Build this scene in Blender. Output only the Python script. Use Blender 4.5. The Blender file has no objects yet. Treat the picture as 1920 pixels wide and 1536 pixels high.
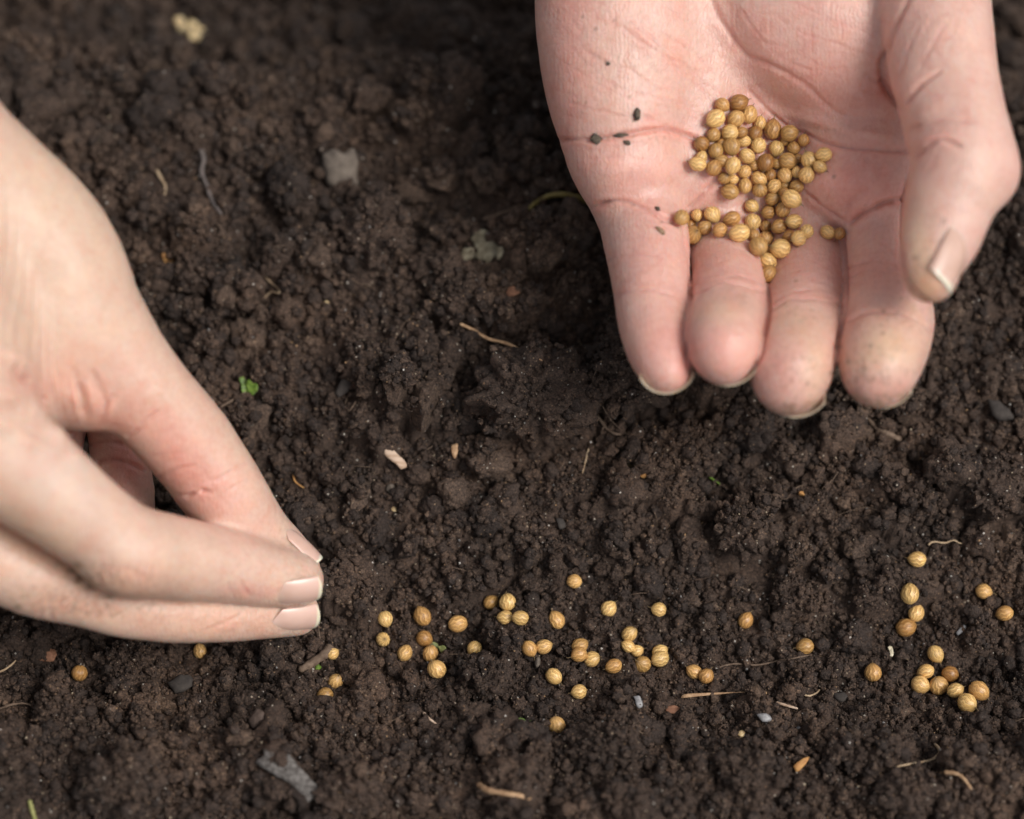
import bpy, bmesh, math, random
import numpy as np
from mathutils import Vector, Matrix
from mathutils.bvhtree import BVHTree

# ------------------------------------------------------------------ camera, world, sun, exposure
MM = 0.001
PITCH = math.radians(57.0)
FPX = 100.0 / 36.0 * 1920.0            # focal length in photo pixels
DC = 630.0                             # mm from lens to the world origin
FWD = np.array([0, math.cos(PITCH), -math.sin(PITCH)])
UP = np.array([0, math.sin(PITCH), math.cos(PITCH)])
RT = np.array([1.0, 0, 0])
CAM = -FWD * DC                        # mm
scene = bpy.context.scene
COL = scene.collection
cd = bpy.data.cameras.new('camera')
cam = bpy.data.objects.new('camera', cd)
COL.objects.link(cam)
cam.location = Vector(CAM * MM)
cam.rotation_euler = (math.pi / 2 - PITCH, 0, 0)
cd.lens = 100.0
cd.sensor_width = 36.0
cd.clip_start = 0.01
cd.clip_end = 500.0
cd.dof.use_dof = True
cd.dof.focus_distance = 0.606
cd.dof.aperture_fstop = 5.8
cd.dof.aperture_blades = 9
scene.camera = cam

SUN_EL, SUN_AZ = math.radians(52), math.radians(122)      # azimuth from +Y towards +X
world = bpy.data.worlds.new('World')
scene.world = world
world.use_nodes = True
wn, wl = world.node_tree.nodes, world.node_tree.links
wn.clear()
sky = wn.new('ShaderNodeTexSky')
sky.sky_type = 'NISHITA'
sky.sun_disc = False
sky.sun_elevation = SUN_EL
sky.sun_rotation = SUN_AZ
sky.dust_density = 4.0
sky.air_density = 1.0
hs = wn.new('ShaderNodeHueSaturation')
hs.inputs['Saturation'].default_value = 0.22
bgn = wn.new('ShaderNodeBackground')
bgn.inputs['Strength'].default_value = 0.14
wo = wn.new('ShaderNodeOutputWorld')
wl.new(sky.outputs[0], hs.inputs['Color'])
wl.new(hs.outputs[0], bgn.inputs['Color'])
wl.new(bgn.outputs[0], wo.inputs['Surface'])

sd = bpy.data.lights.new('sun', 'SUN')
sd.energy = 2.55
sd.angle = math.radians(24)
sd.color = (1.0, 0.95, 0.88)
sun = bpy.data.objects.new('sun', sd)
COL.objects.link(sun)
sdir = Vector((math.sin(SUN_AZ) * math.cos(SUN_EL), math.cos(SUN_AZ) * math.cos(SUN_EL), math.sin(SUN_EL)))
sun.rotation_euler = sdir.to_track_quat('Z', 'Y').to_euler()
sun.location = sdir * 2.0

vs = scene.view_settings
vs.view_transform = 'Standard'
vs.look = 'None'
vs.gamma = 1.0
vs.use_curve_mapping = False
vs.exposure = -0.22
scene.cycles.use_denoising = True
scene.cycles.max_bounces = 6

rng = np.random.default_rng(7)
random.seed(7)


# ------------------------------------------------------------------ projection helpers (mm)
def q2w(q):
    """camera-aligned (right, up, -depth) to world mm"""
    q = np.asarray(q, float)
    return CAM + q[..., 0:1] * RT + q[..., 1:2] * UP - q[..., 2:3] * FWD


def Q(px, py, d):
    return np.array([(px - 960) / FPX * d, (768 - py) / FPX * d, -d])


def W(px, py, d):
    return q2w(Q(px, py, d))


def w2px(w):
    v = np.asarray(w, float) - CAM
    x, y, d = v @ RT, v @ UP, v @ FWD
    return 960 + x / d * FPX, 768 - y / d * FPX, d


def ray(px, py):
    v = FWD + RT * (px - 960) / FPX + UP * (768 - py) / FPX
    return v


# ------------------------------------------------------------------ numpy noise
_perm = np.random.default_rng(11).random((64, 64, 64)).astype(np.float32)


def vnoise(p):
    p = np.asarray(p, np.float32)
    i = np.floor(p).astype(np.int64)
    f = p - i
    f = f * f * (3 - 2 * f)
    i &= 63
    j = (i + 1) & 63
    x0, y0, z0 = i[..., 0], i[..., 1], i[..., 2]
    x1, y1, z1 = j[..., 0], j[..., 1], j[..., 2]
    fx, fy, fz = f[..., 0], f[..., 1], f[..., 2]
    P = _perm
    a = P[x0, y0, z0] * (1 - fx) + P[x1, y0, z0] * fx
    b = P[x0, y1, z0] * (1 - fx) + P[x1, y1, z0] * fx
    c = P[x0, y0, z1] * (1 - fx) + P[x1, y0, z1] * fx
    d = P[x0, y1, z1] * (1 - fx) + P[x1, y1, z1] * fx
    return ((a * (1 - fy) + b * fy) * (1 - fz) + (c * (1 - fy) + d * fy) * fz) * 2 - 1


def fbm(p, octv=4, gain=0.5):
    s, a = 0, 1.0
    p = np.asarray(p, np.float32)
    for k in range(octv):
        s = s + a * vnoise(p * (2.03 ** k) + 17.3 * k)
        a *= gain
    return s


# ------------------------------------------------------------------ mesh and object helpers
def fast_mesh(name, verts, faces, smooth=True):
    me = bpy.data.meshes.new(name)
    verts = np.asarray(verts, np.float32)
    faces = np.asarray(faces, np.int32)
    n = faces.shape[1]
    me.vertices.add(len(verts))
    me.vertices.foreach_set('co', verts.ravel())
    me.loops.add(faces.size)
    me.loops.foreach_set('vertex_index', faces.ravel())
    me.polygons.add(len(faces))
    me.polygons.foreach_set('loop_start', np.arange(0, faces.size, n, dtype=np.int32))
    me.polygons.foreach_set('use_smooth', np.full(len(faces), smooth))
    me.update(calc_edges=True)
    return me


def set_col(me, rgb, name='col'):
    a = me.color_attributes.new(name, 'FLOAT_COLOR', 'POINT')
    rgba = np.ones((len(me.vertices), 4), np.float32)
    rgba[:, :3] = rgb
    a.data.foreach_set('color', rgba.ravel())


def add(name, me, mat, parent=None, loc=None, rot=None):
    o = bpy.data.objects.new(name, me)
    if mat is not None and me is not None and not me.materials:
        me.materials.append(mat)
    COL.objects.link(o)
    if parent is not None:
        o.parent = parent
    if loc is not None:
        o.location = Vector(np.asarray(loc, float) * MM)
    if rot is not None:
        o.rotation_mode = 'QUATERNION'
        o.rotation_quaternion = rot
    return o


def tag(o, label=None, cat=None, group=None, kind=None):
    if label:
        o['label'] = label
    if cat:
        o['category'] = cat
    if group:
        o['group'] = group
    if kind:
        o['kind'] = kind
    return o


# ------------------------------------------------------------------ materials
def mat_new(name):
    m = bpy.data.materials.new(name)
    m.use_nodes = True
    nt = m.node_tree
    b = nt.nodes['Principled BSDF']
    return m, nt, b


def node(nt, typ, **kw):
    n = nt.nodes.new(typ)
    for k, v in kw.items():
        if k.startswith('i_'):
            n.inputs[k[2:].replace('_', ' ')].default_value = v
        else:
            setattr(n, k, v)
    return n


def mixc(nt, fac, a, b, blend='MIX'):
    n = nt.nodes.new('ShaderNodeMix')
    n.data_type = 'RGBA'
    n.blend_type = blend
    for s, v in ((0, fac), (6, a), (7, b)):
        if hasattr(v, 'is_linked') or hasattr(v, 'links'):
            nt.links.new(v, n.inputs[s])
        elif s == 0:
            n.inputs[0].default_value = v
        else:
            n.inputs[s].default_value = (*v, 1)
    return n.outputs[2]


def ramp(nt, src, pts):
    r = nt.nodes.new('ShaderNodeValToRGB')
    el = r.color_ramp.elements
    while len(el) < len(pts):
        el.new(0.5)
    for e, (p, c) in zip(el, pts):
        e.position = p
        e.color = (*c, 1) if len(c) == 3 else c
    nt.links.new(src, r.inputs[0])
    return r.outputs[0]


def soil_material(name, base=(0.058, 0.0375, 0.0280), speck=1.0, scale=1.0, bump=1.0):
    m, nt, b = mat_new(name)
    L = nt.links
    g = node(nt, 'ShaderNodeNewGeometry')
    mp = g.outputs['Position']
    oi = node(nt, 'ShaderNodeObjectInfo')
    n1 = node(nt, 'ShaderNodeTexNoise', i_Scale=38 * scale, i_Detail=5.0, i_Roughness=0.65)
    L.new(mp, n1.inputs['Vector'])
    n2 = node(nt, 'ShaderNodeTexNoise', i_Scale=2200 * scale, i_Detail=4.0, i_Roughness=0.7)
    L.new(mp, n2.inputs['Vector'])
    k = np.array(base)
    c = ramp(nt, n1.outputs[0], [(0.30, tuple(k * 0.58)), (0.5, tuple(k)), (0.7, tuple(k * np.array([1.6, 1.55, 1.45])))])
    c2 = ramp(nt, n2.outputs[0], [(0.36, (0.42, 0.40, 0.40)), (0.52, (1.0, 1.0, 1.0)), (0.66, (1.9, 1.75, 1.55))])
    c = mixc(nt, 1.0, c, c2, 'MULTIPLY')
    at = node(nt, 'ShaderNodeAttribute', attribute_type='INSTANCER', attribute_name='tint')
    # mineral specks
    v = node(nt, 'ShaderNodeTexVoronoi', feature='F1', i_Scale=1500.0 * scale)
    L.new(mp, v.inputs['Vector'])
    lt = node(nt, 'ShaderNodeMath', operation='LESS_THAN')
    lt.inputs[1].default_value = 0.34
    L.new(v.outputs['Distance'], lt.inputs[0])
    sep = node(nt, 'ShaderNodeSeparateColor')
    L.new(v.outputs['Color'], sep.inputs[0])
    gt = node(nt, 'ShaderNodeMath', operation='GREATER_THAN')
    gt.inputs[1].default_value = 1 - 0.05 * speck
    L.new(sep.outputs[0], gt.inputs[0])
    mu = node(nt, 'ShaderNodeMath', operation='MULTIPLY')
    L.new(lt.outputs[0], mu.inputs[0])
    L.new(gt.outputs[0], mu.inputs[1])
    sc = ramp(nt, sep.outputs[1], [(0.0, (0.16, 0.09, 0.05)), (0.5, (0.24, 0.17, 0.11)), (0.8, (0.34, 0.30, 0.25)), (1.0, (0.55, 0.52, 0.48))])
    c = mixc(nt, mu.outputs[0], c, sc)
    L.new(c, b.inputs['Base Color'])
    rr = ramp(nt, n2.outputs[0], [(0.3, (0.95,) * 3), (0.7, (0.62,) * 3)])
    L.new(rr, b.inputs['Roughness'])
    b.inputs['Specular IOR Level'].default_value = 0.38
    bp = node(nt, 'ShaderNodeBump', i_Strength=bump, i_Distance=0.0004)
    n3 = node(nt, 'ShaderNodeTexNoise', i_Scale=2600 * scale, i_Detail=3.0, i_Roughness=0.6)
    L.new(mp, n3.inputs['Vector'])
    L.new(n3.outputs[0], bp.inputs['Height'])
    L.new(bp.outputs[0], b.inputs['Normal'])
    return m


def plain_material(name, c1, c2, scale=400, rough=0.75, stretch=None, bump=0.4, sss=0.0, spec=0.4):
    m, nt, b = mat_new(name)
    L = nt.links
    tc = node(nt, 'ShaderNodeTexCoord')
    mp = node(nt, 'ShaderNodeMapping')
    if stretch:
        mp.inputs['Scale'].default_value = stretch
    L.new(tc.outputs['Object'], mp.inputs[0])
    n = node(nt, 'ShaderNodeTexNoise', i_Scale=float(scale), i_Detail=5.0, i_Roughness=0.65)
    L.new(mp.outputs[0], n.inputs['Vector'])
    c = ramp(nt, n.outputs[0], [(0.35, c1), (0.65, c2)])
    L.new(c, b.inputs['Base Color'])
    b.inputs['Roughness'].default_value = rough
    b.inputs['Specular IOR Level'].default_value = spec
    if sss:
        b.inputs['Subsurface Weight'].default_value = sss
        b.inputs['Subsurface Radius'].default_value = (1, 0.8, 0.4)
        b.inputs['Subsurface Scale'].default_value = 0.001
    bp = node(nt, 'ShaderNodeBump', i_Strength=bump, i_Distance=0.0003)
    L.new(n.outputs[0], bp.inputs['Height'])
    L.new(bp.outputs[0], b.inputs['Normal'])
    return m


def skin_material():
    m, nt, b = mat_new('skin')
    L = nt.links
    at = node(nt, 'ShaderNodeAttribute', attribute_name='col')
    tc = node(nt, 'ShaderNodeTexCoord')
    n1 = node(nt, 'ShaderNodeTexNoise', i_Scale=110.0, i_Detail=4.0, i_Roughness=0.6)
    L.new(tc.outputs['Object'], n1.inputs['Vector'])
    f = ramp(nt, n1.outputs[0], [(0.36, (1.05, 1.03, 1.0)), (0.52, (1.0, 1.0, 1.0)), (0.68, (0.98, 0.90, 0.88))])
    c = mixc(nt, 1.0, at.outputs['Color'], f, 'MULTIPLY')
    n4 = node(nt, 'ShaderNodeTexNoise', i_Scale=900.0, i_Detail=3.0, i_Roughness=0.6)
    L.new(tc.outputs['Object'], n4.inputs['Vector'])
    f2 = ramp(nt, n4.outputs[0], [(0.35, (0.96, 0.92, 0.91)), (0.6, (1.02, 1.03, 1.03))])
    n6 = node(nt, 'ShaderNodeTexNoise', i_Scale=330.0, i_Detail=3.0, i_Roughness=0.6)
    L.new(tc.outputs['Object'], n6.inputs['Vector'])
    f3 = ramp(nt, n6.outputs[0], [(0.36, (1.01, 1.02, 1.02)), (0.5, (1, 1, 1)), (0.66, (0.99, 0.93, 0.915))])
    c = mixc(nt, 1.0, c, f3, 'MULTIPLY')
    c = mixc(nt, 1.0, c, f2, 'MULTIPLY')
    L.new(c, b.inputs['Base Color'])
    b.inputs['Subsurface Weight'].default_value = 0.7
    b.inputs['Subsurface Radius'].default_value = (1.0, 0.34, 0.2)
    b.inputs['Subsurface Scale'].default_value = 0.0026
    b.inputs['Roughness'].default_value = 0.39
    b.inputs['Specular IOR Level'].default_value = 0.45
    # fine skin relief: criss-cross cells and short lines
    v = node(nt, 'ShaderNodeTexVoronoi', feature='DISTANCE_TO_EDGE', i_Scale=1150.0)
    mp = node(nt, 'ShaderNodeMapping')
    mp.inputs['Scale'].default_value = (1.0, 0.6, 1.0)
    n2 = node(nt, 'ShaderNodeTexNoise', i_Scale=260.0, i_Detail=2.0)
    L.new(tc.outputs['Object'], n2.inputs['Vector'])
    ad = node(nt, 'ShaderNodeVectorMath', operation='MULTIPLY_ADD')
    ad.inputs[1].default_value = (0.0016, 0.0016, 0.0016)
    L.new(n2.outputs[1], ad.inputs[0])
    L.new(tc.outputs['Object'], ad.inputs[2])
    L.new(ad.outputs[0], mp.inputs[0])
    L.new(mp.outputs[0], v.inputs['Vector'])
    e = ramp(nt, v.outputs['Distance'], [(0.0, (0, 0, 0)), (0.22, (1, 1, 1))])
    b1 = node(nt, 'ShaderNodeBump', i_Strength=0.32, i_Distance=0.00012)
    L.new(e, b1.inputs['Height'])
    w = node(nt, 'ShaderNodeTexWave', wave_type='BANDS', bands_direction='X', i_Scale=330.0, i_Distortion=6.0, i_Detail=3.0)
    w.inputs['Detail Scale'].default_value = 1.6
    L.new(ad.outputs[0], w.inputs['Vector'])
    b2 = node(nt, 'ShaderNodeBump', i_Strength=0.24, i_Distance=0.00012)
    L.new(w.outputs[1], b2.inputs['Height'])
    L.new(b1.outputs[0], b2.inputs['Normal'])
    b3 = node(nt, 'ShaderNodeBump', i_Strength=0.25, i_Distance=0.0006)
    n5 = node(nt, 'ShaderNodeTexNoise', i_Scale=240.0, i_Detail=3.0)
    L.new(tc.outputs['Object'], n5.inputs['Vector'])
    L.new(n5.outputs[0], b3.inputs['Height'])
    L.new(b2.outputs[0], b3.inputs['Normal'])
    L.new(b3.outputs[0], b.inputs['Normal'])
    return m


def attr_material(name, rough=0.5, sss=0.2, spec=0.4, bscale=900, bstr=0.3, coat=0.0):
    m, nt, b = mat_new(name)
    L = nt.links
    at = node(nt, 'ShaderNodeAttribute', attribute_name='col')
    tc = node(nt, 'ShaderNodeTexCoord')
    oi = node(nt, 'ShaderNodeObjectInfo')
    n1 = node(nt, 'ShaderNodeTexNoise', i_Scale=float(bscale), i_Detail=4.0, i_Roughness=0.6)
    L.new(tc.outputs['Object'], n1.inputs['Vector'])
    f = ramp(nt, n1.outputs[0], [(0.3, (0.78, 0.74, 0.68)), (0.55, (1, 1, 1)), (0.75, (1.08, 1.07, 1.04))])
    c = mixc(nt, 1.0, at.outputs['Color'], f, 'MULTIPLY')
    L.new(c, b.inputs['Base Color'])
    b.inputs['Roughness'].default_value = rough
    b.inputs['Specular IOR Level'].default_value = spec
    b.inputs['Subsurface Weight'].default_value = sss
    b.inputs['Subsurface Radius'].default_value = (1.0, 0.6, 0.3)
    b.inputs['Subsurface Scale'].default_value = 0.0007
    b.inputs['Coat Weight'].default_value = coat
    b.inputs['Coat Roughness'].default_value = 0.25
    bp = node(nt, 'ShaderNodeBump', i_Strength=bstr, i_Distance=0.0001)
    L.new(n1.outputs[0], bp.inputs['Height'])
    L.new(bp.outputs[0], b.inputs['Normal'])
    return m, c, nt, b


M_SOIL = soil_material('soil')
M_CLOD = soil_material('soil_clod', base=(0.054, 0.0355, 0.0270), speck=1.3)
M_SKIN = skin_material()
M_NAIL = attr_material('fingernail', rough=0.25, sss=0.3, spec=0.5, bstr=0.03, coat=0.3, bscale=60)[0]
M_STRAW = plain_material('straw', (0.30, 0.17, 0.09), (0.52, 0.34, 0.20), 900, 0.7, (1, 1, 1))
M_ROOT = plain_material('pale_root', (0.33, 0.22, 0.13), (0.55, 0.42, 0.28), 900, 0.7)
M_DARKROOT = plain_material('dark_root', (0.10, 0.065, 0.045), (0.20, 0.14, 0.10), 900, 0.8)
M_WOOD = plain_material('wood_chip', (0.36, 0.23, 0.15), (0.62, 0.47, 0.36), 500, 0.8, (0.25, 2.2, 1))
M_LEAF = plain_material('green_leaf', (0.06, 0.12, 0.015), (0.16, 0.25, 0.035), 700, 0.5, sss=0.2)
M_DRYLEAF = plain_material('dry_leaf', (0.10, 0.08, 0.05), (0.27, 0.24, 0.17), 600, 0.8)
M_SHELL = plain_material('pale_husk', (0.50, 0.34, 0.17), (0.74, 0.58, 0.34), 500, 0.6, sss=0.3)
M_PEBBLE = plain_material('grey_stone', (0.10, 0.08, 0.066), (0.20, 0.165, 0.135), 350, 0.85)
M_SLATE = plain_material('slate_stone', (0.034, 0.029, 0.027), (0.068, 0.058, 0.052), 450, 0.85, spec=0.2)
M_GLASS = plain_material('pale_flake', (0.15, 0.145, 0.15), (0.34, 0.335, 0.345), 600, 0.35)
M_ORANGE = plain_material('orange_crumb', (0.38, 0.17, 0.06), (0.62, 0.34, 0.12), 700, 0.7)
M_RUST = plain_material('rusty_crumb', (0.16, 0.07, 0.04), (0.30, 0.15, 0.09), 700, 0.8)


# ------------------------------------------------------------------ soil surface
_py = [-2600, -900, -300, -95, -84.5, -72.8, -61, -48.6, -27, 0, 32.4, 58.8, 69, 82, 99.8, 132.8, 190, 320, 900, 2600]
_pz = [-10, -12, -12, -7, -9.5, -15, -18, -17.3, -8, 0, 8.5, 13.5, 14.5, 8, -6, -15, -17, -10, -12, -10]


def smooth_interp(y, xs, zs):
    return (np.interp(y - 3, xs, zs) + np.interp(y, xs, zs) + np.interp(y + 3, xs, zs)) / 3


def axis(lo, hi, step, far):
    core = np.arange(lo, hi + 1e-6, step)
    out, s, v = [], step, hi
    while v < far:
        s *= 1.12
        v += s
        out.append(v)
    out = np.array(out)
    return np.concatenate([(lo - (out - hi))[::-1], core, out])


STEP = 0.42
gx = axis(-165, 165, STEP, 20000)
gy = axis(-112, 175, STEP, 20000)
X, Y = np.meshgrid(gx, gy)
P3 = np.stack([X, Y, np.zeros_like(X)], -1)
shift = 6 * fbm(P3 / 90 + 3.1, 2)
H = smooth_interp(Y + shift, _py, _pz)
H += 3.2 * fbm(P3 / 46.0 + 9.7, 3, 0.45)
near = ((np.abs(X) < 400) & (np.abs(Y) < 400)).astype(float)
# broad low lumps
H += near * 2.6 * np.abs(fbm(P3 / 13.0, 3, 0.55))
ix0, iy0 = np.searchsorted(gx, -165), np.searchsorted(gy, -112)


def stamp(cx, cy, r, h=0.8, rough=0.35, seed=0.0):
    """raise a rounded clump out of the height field"""
    x0, x1 = np.searchsorted(gx, [cx - r * 1.3, cx + r * 1.3])
    y0, y1 = np.searchsorted(gy, [cy - r * 1.3, cy + r * 1.3])
    if x1 - x0 < 3 or y1 - y0 < 3:
        return
    xx, yy = X[y0:y1, x0:x1], Y[y0:y1, x0:x1]
    n = fbm(np.stack([xx, yy, np.full_like(xx, seed)], -1) / (r * 0.9), 3)
    rr = np.hypot(xx - cx, yy - cy) / (r * (1 + rough * n))
    dome = np.sqrt(np.clip(1 - rr * rr, 0, 1)) * r * h
    i, j = np.searchsorted(gy, cy), np.searchsorted(gx, cx)
    base = float(H[min(i, len(gy) - 1), min(j, len(gx) - 1)]) - r * 0.25
    sub = H[y0:y1, x0:x1]
    np.maximum(sub, np.where(dome > 0, base + dome, -1e9), out=sub)


for k in range(900):
    r = 2.2 * (1 - rng.random()) ** -0.45
    r = min(r, 10.0)
    stamp(rng.uniform(-165, 165), rng.uniform(-110, 172), r, rng.uniform(0.5, 0.95), 0.45, float(k))
_m = (np.abs(X) < 170) & (np.abs(Y - 30) < 150)
H += np.where(_m, 0.55 * fbm(P3 / 2.1, 3, 0.6), 0)


def height(x, y):
    x, y = np.asarray(x, float), np.asarray(y, float)
    j = np.clip(np.searchsorted(gx, x) - 1, 0, len(gx) - 2)
    i = np.clip(np.searchsorted(gy, y) - 1, 0, len(gy) - 2)
    fx = (x - gx[j]) / (gx[j + 1] - gx[j])
    fy = (y - gy[i]) / (gy[i + 1] - gy[i])
    return (H[i, j] * (1 - fx) + H[i, j + 1] * fx) * (1 - fy) + (H[i + 1, j] * (1 - fx) + H[i + 1, j + 1] * fx) * fy


CLODS = []


def ground_at(px, py):
    """point of the soil surface seen at a place in the photograph"""
    v = ray(px, py)
    ts = np.linspace(520, 900, 1900)
    pts = CAM + ts[:, None] * v
    g = pts[:, 2] - height(pts[:, 0], pts[:, 1])
    k = int(np.argmax(g < 0))
    best = ts[k]
    for cx, cy, cz, cr in CLODS:
        oc = CAM - np.array([cx, cy, cz])
        a, b, c = v @ v, oc @ v, oc @ oc - (cr * 0.97) ** 2
        dsc = b * b - a * c
        if dsc > 0:
            best = min(best, (-b - math.sqrt(dsc)) / a)
    return CAM + best * v


def build_grid_mesh():
    ny, nx = X.shape
    v = np.stack([X, Y, H], -1).reshape(-1, 3) * MM
    idx = np.arange(ny * nx).reshape(ny, nx)
    f = np.stack([idx[:-1, :-1], idx[:-1, 1:], idx[1:, 1:], idx[1:, :-1]], -1).reshape(-1, 4)
    return fast_mesh('soil', v, f)


# ------------------------------------------------------------------ lump shapes
def ico(sub):
    bm = bmesh.new()
    bmesh.ops.create_icosphere(bm, subdivisions=sub, radius=1)
    v = np.array([x.co[:] for x in bm.verts])
    f = np.array([[q.index for q in x.verts] for x in bm.faces])
    bm.free()
    return v, f


def lump(sub, seed, amp=0.35, fine=0.10, squash=(1, 1, 0.85), facet=0.0):
    v, f = ico(sub)
    o = seed * 7.31
    n = fbm(v * 0.95 + o, 2, 0.5)[:, None] * amp
    n2 = (np.abs(fbm(v * 3.2 + o + 5, 3, 0.6)))[:, None] * fine * 1.6
    n3 = fbm(v * 9.0 + o, 2, 0.6)[:, None] * fine * 0.5
    v = v * (1 + n + n2 + n3)
    if facet:
        r = np.random.default_rng(int(seed) + 50)
        for _ in range(7):
            d = r.normal(size=3)
            d /= np.linalg.norm(d)
            t = v @ d
            v = v - np.outer(np.clip(t - facet, 0, None), d)
    return v * np.array(squash), f


# the soil sheet is linked after the clods are known
KEEP = []       # (x, y, z, r): small things the crumbs must not bury
# CLODS holds (x, y, z, r) mm of every top-level clod


def rand_quat():
    a = rng.normal(size=4)
    a /= np.linalg.norm(a)
    return a


# (px, py, radius px, label)
clod_spec = [
    (998, 772, 84, 'largest rounded soil clod in the middle of the bed, below the thin reddish root'),
    (1182, 712, 74, 'big rough soil clod half hidden behind the little fingertip of the open hand'),
    (868, 578, 46, 'round speckled clod just above the end of the thin reddish root'),
    (1178, 610, 44, 'dark clod beside the outer edge of the little finger'),
    (890, 1270, 33, 'clod right of the three seeds stacked beside the green cotyledon'),
    (1490, 1120, 38, 'rough round clod above and left of the lone seed in the right half'),
    (1140, 1408, 62, 'broad blurred clod in the foreground to the right of the lowest seed'),
    (700, 455, 62, 'wide crumbly clod between the grey flat stone and the dried leaf'),
    (480, 300, 40, 'clod on the far bank left of the grey flat stone'),
    (560, 385, 30, 'small clod below left of the grey flat stone'),
    (372, 520, 44, 'clod by the edge of the pinching hand, below the yellow husk bit'),
    (450, 560, 34, 'clod under the kinked pale rootlet'),
    (690, 700, 40, 'low clod between the green sprout and the biggest clod'),
    (952, 1212, 26, 'knobbly clod just under the group of four seeds'),
    (935, 1290, 40, 'dark clod below the paired seeds near the middle of the furrow'),
    (1075, 1230, 28, 'small clod tucked between two pairs of seeds in the furrow'),
    (250, 1255, 52, 'large shaded clod beneath the pinching hand, right of a lone seed'),
    (545, 1310, 38, 'clod to the left of the two seeds below the fingertips'),
    (480, 1352, 26, 'smooth brown clod below the dark slate flake'),
    (120, 1350, 44, 'clod at the lower left under the lone seed'),
    (1265, 1130, 26, 'clod beside the seed with a dark tip, right of centre'),
    (1860, 930, 52, 'dark clod near the right border, below the slate chip'),
    (1780, 1160, 26, 'small clod between the upper right seeds'),
    (1390, 1000, 42, 'knobbly clod well below the middle fingertips'),
    (1580, 870, 34, 'clod under the index fingertip beside the bark sliver'),
    (1500, 1255, 30, 'clod below the lone seed in the right half of the furrow'),
    (1180, 1320, 34, 'clod left of the pale blue chip'),
    (820, 1010, 26, 'small round clod above the leftmost scattered seeds'),
    (420, 90, 48, 'blurred clod in the far left background near the curled yellow sprout'),
    (800, 100, 55, 'blurred dark clod in the far background left of the open hand'),
    (940, 130, 46, 'blurred clod in the far background next to the heel of the open hand'),
    (680, 200, 36, 'soft clod on the far slope behind the grey flat stone'),
    (960, 1490, 60, 'blurred foreground clod at the bottom edge, near the brown straw'),
    (1400, 1470, 56, 'blurred foreground clod at the bottom edge, right of centre'),
    (230, 1480, 60, 'blurred foreground clod at the bottom edge on the left'),
    (650, 1500, 46, 'blurred foreground clod right of the frosted grey flake'),
    (1700, 1500, 52, 'blurred foreground clod at the bottom right'),
]
for i, (px, py, rp, lab) in enumerate(clod_spec):
    g = ground_at(px, py)
    r = rp / FPX * 620
    v, f = lump(5, i + 3, 0.30, 0.24, (1, 0.95, 0.9))
    me = fast_mesh('soil_clod', v * r * MM, f)
    c = g + np.array([0, 0, (0.60 if rp > 70 and py < 1000 else 0.42 if 40 <= rp and 300 < py < 1100 else 0.08) * r])
    o = add('soil_clod', me, M_CLOD, loc=c)
    tag(o, lab, 'soil clod', 'clods of earth lying on the bed')
    CLODS.append((*c, r))

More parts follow.
